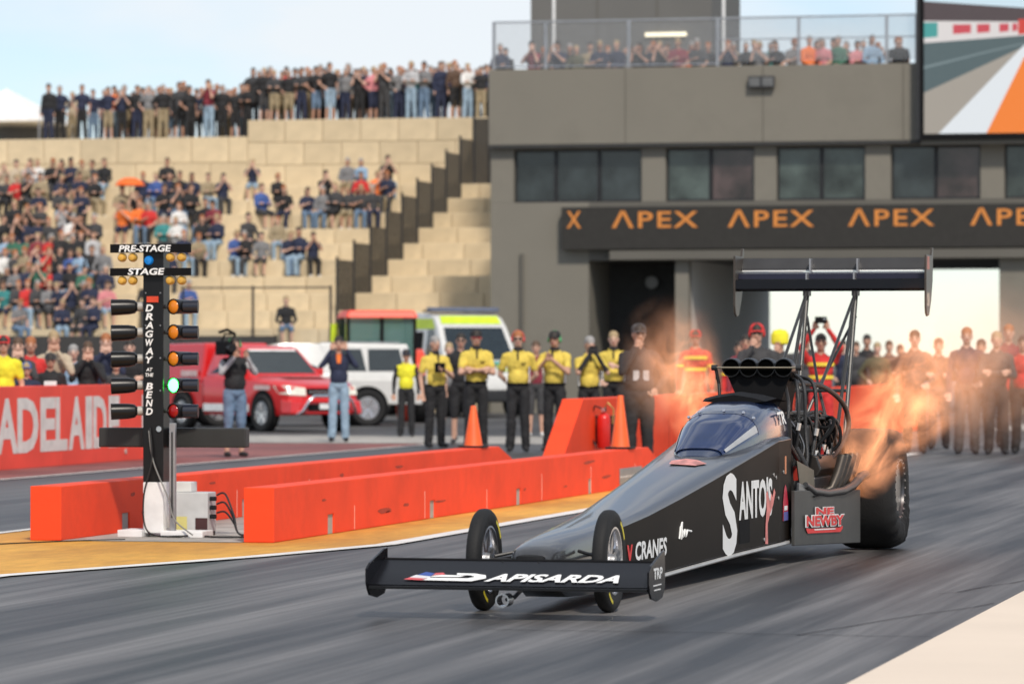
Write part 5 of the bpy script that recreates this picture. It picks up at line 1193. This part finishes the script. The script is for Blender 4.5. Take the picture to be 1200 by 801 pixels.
# worn things, built at the size of the base body
def cap_on(o, m, brim=True, z=1.0):
    b = MB(); b.lathe([(.090,0),(.092,.03),(.080,.075),(.05,.10),(.0,.108)], (0,.008,1.690), n=20)
    c = b.build('cap', m, o, smooth=50)
    if brim: MB().loft([[(x*.085, -.06 + dy, 1.698+dz) for x, dy, dz in ((-1,.03,0),(-.5,-.015,.008),(0,-.03,.012),(.5,-.015,.008),(1,.03,0))] + [(x*.085, -.06+dy, 1.690+dz) for x, dy, dz in ((1,.03,0),(.5,-.015,.008),(0,-.03,.012),(-.5,-.015,.008),(-1,.03,0))],
                      [(x*.075, -.13 + dy, 1.692+dz) for x, dy, dz in ((-1,.03,-.006),(-.5,-.005,.002),(0,-.015,.006),(.5,-.005,.002),(1,.03,-.006))] + [(x*.075, -.13+dy, 1.686+dz) for x, dy, dz in ((1,.03,-.006),(.5,-.005,.002),(0,-.015,.006),(-.5,-.005,.002),(-1,.03,-.006))]]).build('cap_brim', m, o, smooth=60)
    return c
def glasses_on(o, m):
    b = MB()
    for s in (-1,1): b.box((s*.034-.027,-.112,1.656), (s*.034+.027,-.098,1.688)); b.box((s*.078-.004,-.10,1.672), (s*.078+.004,0,1.68))
    b.box((-.01,-.112,1.672), (.01,-.104,1.682)); return b.build('sunglasses', m, o, bevel=.004)
def muffs_on(o, m):
    b = MB()
    for s in (-1,1): b.cyl((s*.078,.0,1.655), (s*.102,.0,1.655), .038, .030, 16)
    b.tube([(s*.094*math.cos(a),.005,1.675+.120*math.sin(a)) for a in [math.pi*i/10 for i in range(11)] for s in (1,)], .008, 6); return b.build('ear_muffs', m, o, smooth=40)
def collar_on(o, m):
    b = MB(); b.lathe([(.062,0),(.074,.0),(.066,.05),(.058,.05)], (0,.006,1.498), n=18, closed=True); b.box((-.012,-.128,1.36), (.012,-.10,1.50)); return b.build('collar', m, o, smooth=50)
def stripes_on(o, m, zz=((1.12,.165),)):
    for z, r in zz:
        c = MB().lathe([(1.0,0),(1.03,.0),(1.03,.05),(1.0,.05)], n=24, closed=True).build('reflective_band', m, o); c.scale = (r,r*.76,1); c.location = (0,0,z)
def belt_on(o):
    c = MB().lathe([(1.0,0),(1.03,0),(1.03,.035),(1.0,.035)], n=24, closed=True).build('belt', MATTEBLACK, o); c.scale = (.163,.122,1); c.location = (0,0,.985)
def facing(pos): return math.atan2(pos[0], pos[1])*-1.0     # look back at the camera
def spot(px_, d_): p = at_depth(px_, d_); return (p[0], p[1], 0.010)
G_OFF = 'officials in yellow shirts'
BLK = cloth('black')
def official(label, px_, d_, h, key, arms, hair='brown', cap=False, gl=None, muffs=None, skin=0, rz=0, **kw):
    ps = spot(px_, d_); o = person(label, ps, facing(ps)+rz, h, key, arms, 'yellow', 'black', 'black', skin, hair, group=G_OFF, **kw)
    collar_on(o, BLK); belt_on(o)
    # dark placket piping and a white and red panel on each sleeve side
    for s in (-1,1): MB().box((s*.170-.006,-.05,1.02), (s*.170+.006,.0,1.26)).build('side_piping', PRINT, o)
    MB().box((.05,-.128,1.30), (.12,-.112,1.315)).build('shirt_print', MATTEBLACK, o)
    if cap: cap_on(o, BLK)
    if gl: glasses_on(o, gl)
    if muffs: muffs_on(o, muffs)
    return o
DG = m_('dark_lens_glass', (.012,.012,.014), .1); RG = m_('red_mirror_lens', (.5,.03,.04), .12); RM = m_('muff_red', (.6,.04,.05), .4); GM = m_('muff_green', (.05,.35,.12), .4)
o = official('official in yellow shirt holding a black tablet, grey hair, leftmost of the row', 510, 64, 1.74, 'off_tablet', ('down','chest'), 'grey', fat=1.14, rz=.45)
MB().box((-.14,-.285,1.20), (.04,-.262,1.36)).build('tablet', MATTEBLACK, o, bevel=.006)
official('official in yellow shirt with arms crossed, black cap and red sunglasses', 558, 63, 1.83, 'off_cross', ('fold','fold'), 'dark', True, RG, rz=.12, fat=1.05)
official('ginger haired official in yellow shirt, red ear muffs and dark sunglasses', 607, 61.1, 1.80, 'off_behind', ('behind','behind'), 'ginger', False, DG, RM, skin=2)
official('official in yellow shirt and black cap clasping hands at the chin', 650, 61.3, 1.80, 'off_clasp', ('clasp','clasp'), 'dark', True, None, GM, skin=1, rz=-.3)
official('grey haired official in yellow shirt, black sleeved arms raised to the mouth', 690, 61.6, 1.72, 'off_face', ('face','face'), 'grey', False, DG, glove=True, rz=.3, lean=.06)
official('official in yellow shirt half hidden behind the man in black race suit', 719, 65, 1.82, 'off_half', ('hip','chest'), 'fair', False, None, skin=2)
ps = spot(476, 73); o = person('short marshal in bright yellow vest over black, beside the white wagon', ps, facing(ps), 1.55, 'marshal', ('down','down'), 'hivis', 'black', 'black', 1, 'dark', sleeve='vest')
cap_on(o, cloth('navy')); glasses_on(o, DG)
ps = spot(540, 67); o = person('man in black shirt and shorts standing between two yellow shirted officials', ps, facing(ps), 1.80, 'shortsman', ('down','down'), 'black', 'black', 'charcoal', 0, 'dark', shorts=True); glasses_on(o, DG)
ps = spot(526, 70); person('pale faced onlooker in grey behind the leftmost yellow shirted official', ps, facing(ps), 1.66, 'shortsman', ('down','down'), 'grey', 'black', 'charcoal', 2, 'fair', shorts=True)
ps = spot(628, 73); person('onlooker in maroon and dark shorts behind the ginger haired official', ps, facing(ps), 1.70, 'shortsman', ('down','down'), 'maroon', 'charcoal', 'white', 0, 'brown', shorts=True)
ps = spot(397, 68.6); o = person('man in navy jacket and blue jeans covering his ears', ps, facing(ps), 1.76, 'jeansman', ('ears','ears'), 'navy', 'paledenim', 'black', 0, 'dark', sleeve='long')
MB().hexa([(-.03,-.128,1.33),(.03,-.128,1.33),(.03,-.10,1.33),(-.03,-.10,1.33),(-.045,-.10,1.49),(.045,-.10,1.49),(.045,-.07,1.49),(-.045,-.07,1.49)]).build('orange_shirt', cloth('orange'), o)
ps = spot(275, 58); o = person('cameraman in black vest and denim shorts', ps, facing(ps)+.35, 1.70, 'cameraman', ('cam','cam'), 'black', 'denim', 'black', 0, 'dark', 'palegrey', sleeve='vest', shorts=True, fat=1.08)
muffs_on(o, GM)
vc = thing('video_camera', 'black shoulder video camera held by the man in shorts', 'camera', ps, facing(ps)+.35)
MB().box((-.26,-.30,1.44), (-.12,.10,1.64)).build('body', MATTEBLACK, vc, bevel=.02); MB().cyl((-.19,-.30,1.54), (-.19,-.44,1.54), .055, .06, 16).build('lens', BLACK, vc)
MB().tube([(-.19,.0,1.64),(-.17,-.05,1.74),(-.1,-.15,1.74)], .014, 8).build('handle', MATTEBLACK, vc); MB().tube([(-.30,-.2,1.76),(-.15,-.1,1.80),(-.02,-.05,1.74),(.0,.0,1.66)], .022, 8).build('microphone', MATTEBLACK, vc)
# crewman in black by the wall end
ps = (-9.62, 47.9, .010); o = person('crewman in black race suit standing at the end of the red wall', ps, facing(ps)+.2, 1.80, 'crew', ('face','hip'), 'black', 'black', 'black', 1, 'dark', 'charcoal', sleeve='long', fat=1.12)
cap_on(o, cloth('charcoal'))
for x_ in (-.06,.06): MB().box((x_-.035,-.142,1.12), (x_+.035,-.12,1.24)).build('suit_patch', cloth('palegrey'), o)
# fire crew
def fireman(label, px_, d_, h, key, arms, hat=None, **kw):
    ps = spot(px_, d_); o = person(label, ps, facing(ps), h, key, arms, 'red', 'red', 'black', 1, 'dark', group='fire crew in red suits', sleeve='long', **kw)
    stripes_on(o, m_('hivis_tape', (.80,.60,.05), .4), ((1.16,.172),(1.34,.186)))
    for s in (-1,1): MB().lathe([(.052,0),(.064,0),(.064,.04),(.052,.04)], (s*.235,.02,1.22), n=14, closed=True).build('reflective_band', m_('hivis_tape', (0,0,0)), o) if arms[0] == 'down' else None
    if hat: cap_on(o, hat)
    return o
fireman('fire crew member in red suit with yellow bands behind the left flame', 815, 65, 1.84, 'fire_a', ('down','down'), cloth('red'))
fireman('fire crew member in red suit partly hidden behind the injector scoop', 866, 63, 1.66, 'fire_a', ('down','down'))
o = fireman('fire crew member in red suit raising a phone beside the wing strut', 962, 55, 1.72, 'fire_b', ('raise','raise'))
ps = spot(962, 55); ph = thing('phone', 'dark phone held up by the fire crew member', 'phone', ps, facing(ps)); MB().box((-.08,-.34,1.86), (.08,-.325,1.95)).build('body', MATTEBLACK, ph, bevel=.006); MB().cyl((.045,-.34,1.92), (.045,-.346,1.92), .012, n=10).build('lens', CHROME, ph)
ps = spot(887, 52); o = person('man in red cap and dark jacket with hand at his mouth', ps, facing(ps), 1.83, 'redcap', ('face','chest'), 'charcoal', 'black', 'black', 0, 'dark', sleeve='long'); cap_on(o, cloth('red')); glasses_on(o, DG); muffs_on(o, cloth('red'))
ps = spot(914, 56); o = person('onlooker in dark jacket with bright yellow hood', ps, facing(ps), 1.76, 'redcap', ('face','chest'), 'charcoal', 'black', 'black', 0, 'dark', sleeve='long')
MB().lathe([(.10,0),(.125,.02),(.125,.14),(.09,.20),(.0,.22)], (0,.01,1.60), n=20).build('hood', cloth('hivis'), o, smooth=50)
ps = spot(945, 60); person('bare headed man in charcoal jacket between the wing struts', ps, facing(ps), 1.80, 'jacket', ('down','hip'), 'charcoal', 'black', 'black', 0, 'dark', sleeve='long')
ps = spot(874, 60); person('man in maroon top behind the man in red cap', ps, facing(ps), 1.74, 'jacket', ('down','hip'), 'maroon', 'black', 'black', 1, 'dark', sleeve='long')
# bystanders at the right, behind the rear tyre
G_R = 'bystanders at the right'
for (px_, d_, h, top, bot, hair, k, arms, lab) in (
    (1072, 60, 1.80, 'charcoal', 'black', 'brown', 'jacket', ('down','hip'), 'brown haired bystander in charcoal jacket directly behind the right flame'),
    (1100, 63, 1.70, 'black', 'charcoal', 'dark', 'crossed', ('fold','fold'), 'bystander in black with folded arms just right of the flame'),
    (1133, 59.5, 1.84, 'navy', 'charcoal', 'ginger', 'jacket', ('down','hip'), 'tall ginger haired bystander in navy right of the flame'),
    (1150, 62, 1.68, 'black', 'black', 'dark', 'redcap', ('face','chest'), 'bystander in black with a hand raised to the face, at the right'),
    (1168, 59.3, 1.78, 'charcoal', 'black', 'fair', 'crossed', ('fold','fold'), 'fair haired bystander in charcoal with folded arms near the right edge'),
    (1182, 64, 1.92, 'maroon', 'black', 'ginger', 'jacket', ('down','hip'), 'bystander in maroon, tallest at the right edge'),
    (1199, 59.8, 1.72, 'red', 'black', 'dark', 'jacket', ('down','hip'), 'bystander in red top cut off by the right edge')):
    ps = spot(px_, d_); person(lab, ps, facing(ps), h, k, arms, top, bot, 'black', random.randrange(3), hair, group=G_R, sleeve='long')
for i, (px_, d_, h, top, hair) in enumerate(((1003,79,1.72,'charcoal','brown'),(1016,80,1.86,'black','dark'),(1028,78,1.70,'olive','fair'),(1042,80,1.74,'charcoal','brown'),(1055,79,1.66,'black','dark'),(988,82,1.76,'navy','dark'))):
    ps = spot(px_, d_); person('onlooker in %s behind the red wall, %s from the right wing strut' % (top, ('second','third','fourth','fifth','sixth','first')[i]), ps, facing(ps), h, 'c_stand%d' % (i % 3), (('down','down'),('fold','fold'),('hip','down'))[i % 3], top, 'black', 'black', i % 3, hair, group='onlookers behind the red wall', vox=.028, sleeve='long')
# spectators leaning behind the lettered wall
G_W = 'spectators behind the lettered wall'
for (px_, d_, h, top, hair, arms, lab, hat) in (
    (4, 52.4, 1.68, 'hivis', 'dark', 'down', 'marshal in bright yellow vest and red cap at the left edge', 'red'),
    (21, 53.4, 1.66, 'charcoal', 'brown', 'face', 'spectator in charcoal holding hands to the face by the marshal', None),
    (36, 54.6, 1.68, 'red', 'ginger', 'down', 'spectator in red jacket behind the letter D', None),
    (31, 53.0, 1.34, 'navy', 'fair', 'down', 'child in navy with blue cap at the wall', 'blue'),
    (63, 55.2, 1.76, 'beige', 'fair', 'face', 'fair haired spectator in beige taking a picture with raised hands', None),
    (59, 54.0, 1.46, 'black', 'dark', 'down', 'spectator in black cap and printed shirt leaning at the wall', 'charcoal'),
    (86, 56.6, 1.58, 'skyblue', 'grey', 'down', 'spectator in pale blue shirt behind the wall', None),
    (103, 55.6, 1.62, 'black', 'brown', 'face', 'long haired woman in black with hands at her mouth', None),
    (124, 57.2, 1.74, 'navy', 'ginger', 'face', 'tall spectator in navy left of the light tree', None),
    (136, 56.8, 1.40, 'charcoal', 'brown', 'down', 'child in charcoal left of the light tree hoods', None),
    (152, 58, 1.66, 'black', 'dark', 'fold', 'spectator in black partly hidden by the light tree', None)):
    ps = spot(px_, d_); lh = 'woman' in lab
    o = person(lab, ps, facing(ps), h, 'w_' + arms + str(lh), (arms, arms), top, 'black', 'black', random.randrange(3), hair, group=G_W, vox=.014, sleeve='short' if arms == 'down' else 'long', long_hair=lh)
    if hat: cap_on(o, cloth(hat))
    if 'printed' in lab: MB().box((-.10,-.130,1.24), (.10,-.118,1.34)).build('shirt_print', PRINT, o)
# ---------------------------------------------------------------- the crowd
rng = random.Random(11)
DARKS = ['black']*6 + ['charcoal']*4 + ['navy']*4 + ['grey']*2
BRIGHT = ['red','orange','white','palegrey','blue','green','pink','olive','maroon','khaki','skyblue','beige','teal','red','white']
def pick(p=.34): return rng.choice(BRIGHT) if rng.random() < p else rng.choice(DARKS)
_O1 = 'zeroth first second third fourth fifth sixth seventh eighth ninth tenth eleventh twelfth thirteenth fourteenth fifteenth sixteenth seventeenth eighteenth nineteenth'.split()
_O2 = {2: 'twent', 3: 'thirt', 4: 'fort', 5: 'fift', 6: 'sixt', 7: 'sevent', 8: 'eight', 9: 'ninet'}
def ORD(n): return _O1[n] if n < 20 else _O2[n//10] + ('ieth' if n % 10 == 0 else 'y-' + _O1[n % 10])
SITK = [('lap','lap'),('face','face'),('fold','fold'),('chest','lap')]; STK = [('down','down'),('face','face'),('fold','fold'),('hip','down'),('hip','hip')]
def crowd_person(x, y, z, h, sit, top, bottom, label, group, rz=None):
    i = rng.randrange(len(SITK) if sit else len(STK)); sh = rng.random() < .25; lh = rng.random() < .25; tn = rng.choice((-.6,0,.5)); le = (0,.18,.06,.26,.1)[i] if sit else (0,.05,0,-.03,.03)[i]
    key = 'crowd_%s_%d_%d_%d_%s' % ('sit' if sit else 'stand', i, sh, lh, tn)
    ps = (x, y, z)
    o = person(label, ps, facing(ps) + rng.uniform(-.6,.6) if rz is None else rz, h, key, (SITK if sit else STK)[i], top, bottom, rng.choice(['black','white','grey']), rng.randrange(3), rng.choice(list(HAIR)), group=group, vox=.028, sit=sit, sleeve='long' if i % 2 == 0 else 'short', shorts=sh, long_hair=lh, fat=rng.choice((1.0,1.1,1.22)), lean=le, turn=tn)
    return o
# standing along the top walkway
xs, pxx = [], 57
while pxx < 574:
    xs.append(pxx + rng.uniform(-2,2)); pxx += (13 if pxx < 120 else rng.uniform(4.3,6.7)) if not 116 < pxx < 122 else 10
special = {437: 'pink', 545: 'white', 535: 'brown', 478: 'palegrey'}
for i, p_ in enumerate(xs):
    row = i % 3; y = YT + 1.15 + row*.6 + rng.uniform(-.1,.1); z = (ZW if p_ > 292 else ZWL) - .018
    top = pick(.12)
    for k_, v_ in special.items():
        if abs(p_-k_) < 5: top = v_
    crowd_person(ray_xy(p_, y), y, z, rng.uniform(1.60,1.86), False, top, rng.choice(['black','denim','charcoal','black','navy','paledenim','khaki']), 'spectator in %s standing on the top walkway, %s from the left' % (top, ORD(i+1)), 'spectators standing on the top walkway')
# seated on the terraces: how full each row is, by picture column
fill = {0: [(0,118,.85),(328,342,1)], 1: [(0,130,.9),(150,250,.22)], 2: [(0,130,.92),(130,170,.3)], 3: [(0,125,.92),(190,240,.25)], 4: [(0,118,.9),(196,246,.5),(268,372,.85)], 5: [(0,110,.85),(185,255,.7),(272,360,.35)],
        6: [(0,95,.75),(140,255,.75)], 7: [(0,120,.6),(140,250,.55),(285,345,.7),(355,440,.75)], 8: [(0,130,.75),(145,260,.6),(290,330,.5),(372,460,.8)], 9: [(0,128,.8),(160,215,.35),(258,300,.35),(385,455,.75)]}
reds = 0
for k in range(NR):
    y = YG + k*RD; seats = []
    for a, b_, f_ in fill[k]:
        p_ = a + 4
        while p_ < b_:
            if rng.random() < f_: seats.append(p_ + rng.uniform(-2.5,2.5))
            p_ += 13.0 if p_ < 128 else 15.5
    for i, p_ in enumerate(sorted(seats)):
        top = pick(.30 if p_ < 130 else .32); x = ray_xy(p_, y)
        if k == 0 and p_ > 300: top = 'black'
        if k == 6 and 140 < p_ < 170: top = 'orange'
        if k == 5 and 150 < p_ < 172: top = 'red'
        z = Z0 + (k-1)*RH
        crowd_person(x, y + .14, max(z, Z0-RH) - .0, rng.uniform(1.64,1.84), True, top, rng.choice(['black','denim','charcoal','navy','khaki','paledenim']), 'spectator in %s seated on the %s terrace up, %s from the left' % (top, ORD(k+1), ORD(i+1)), 'spectators seated on the terraces')
ux, uy = ray_xy(151, YG+7*RD), YG+7*RD
um = thing('umbrella', 'orange umbrella open above the terrace crowd', 'umbrella', (ux, uy+.1, Z0+6*RH))
MB().lathe([(0,1.62),(.18,1.60),(.34,1.52),(.46,1.38),(.45,1.37),(.33,1.50),(.17,1.575),(0,1.59)], n=16).build('canopy', m_('umbrella_orange', (.85,.15,.02), .6), um, smooth=30)
MB().cyl((0,0,.0), (0,0,1.59), .012, n=8).build('pole', DARKSTEEL, um)
# on the roof of the control building
rp = [586, 592, 628, 640, 655, 668, 676, 690, 702, 712, 724, 738, 752, 764, 772, 783, 797, 806, 818, 828] + [854, 862, 873, 884, 892, 901, 912, 925] + [949, 957, 966, 976, 984, 993, 1004, 1012, 1022, 1030, 1052, 1060]
for i, p_ in enumerate(rp):
    y = BY + 1.35 + (i % 2)*.65; top = pick(.3)
    y += rng.uniform(-.1,.25)
    o = crowd_person(ray_xy(p_ + rng.uniform(-2,2), y), y, 8.302, rng.uniform(1.62,1.82), True, top, 'black', 'spectator in %s seated on the building roof, %s from the left' % (top, ORD(i+1)), 'spectators on the roof terrace')
for r_ in range(2):
    rb = thing('roof_bench', ('front' if r_ == 0 else 'rear') + ' steel bench under the spectators on the building roof', 'bench', (0, BY + 1.35 + r_*.65, 8.30), 0, 'benches on the roof')
    MB().box((xl+.3,.0,.36), (-13.6,.28,.405)).build('seat', STEEL, rb)
    for xx in (xl+.5, -20.5, -17.5, -14.0): MB().box((xx,.04,0), (xx+.06,.22,.36)).build('leg', DARKSTEEL, rb)
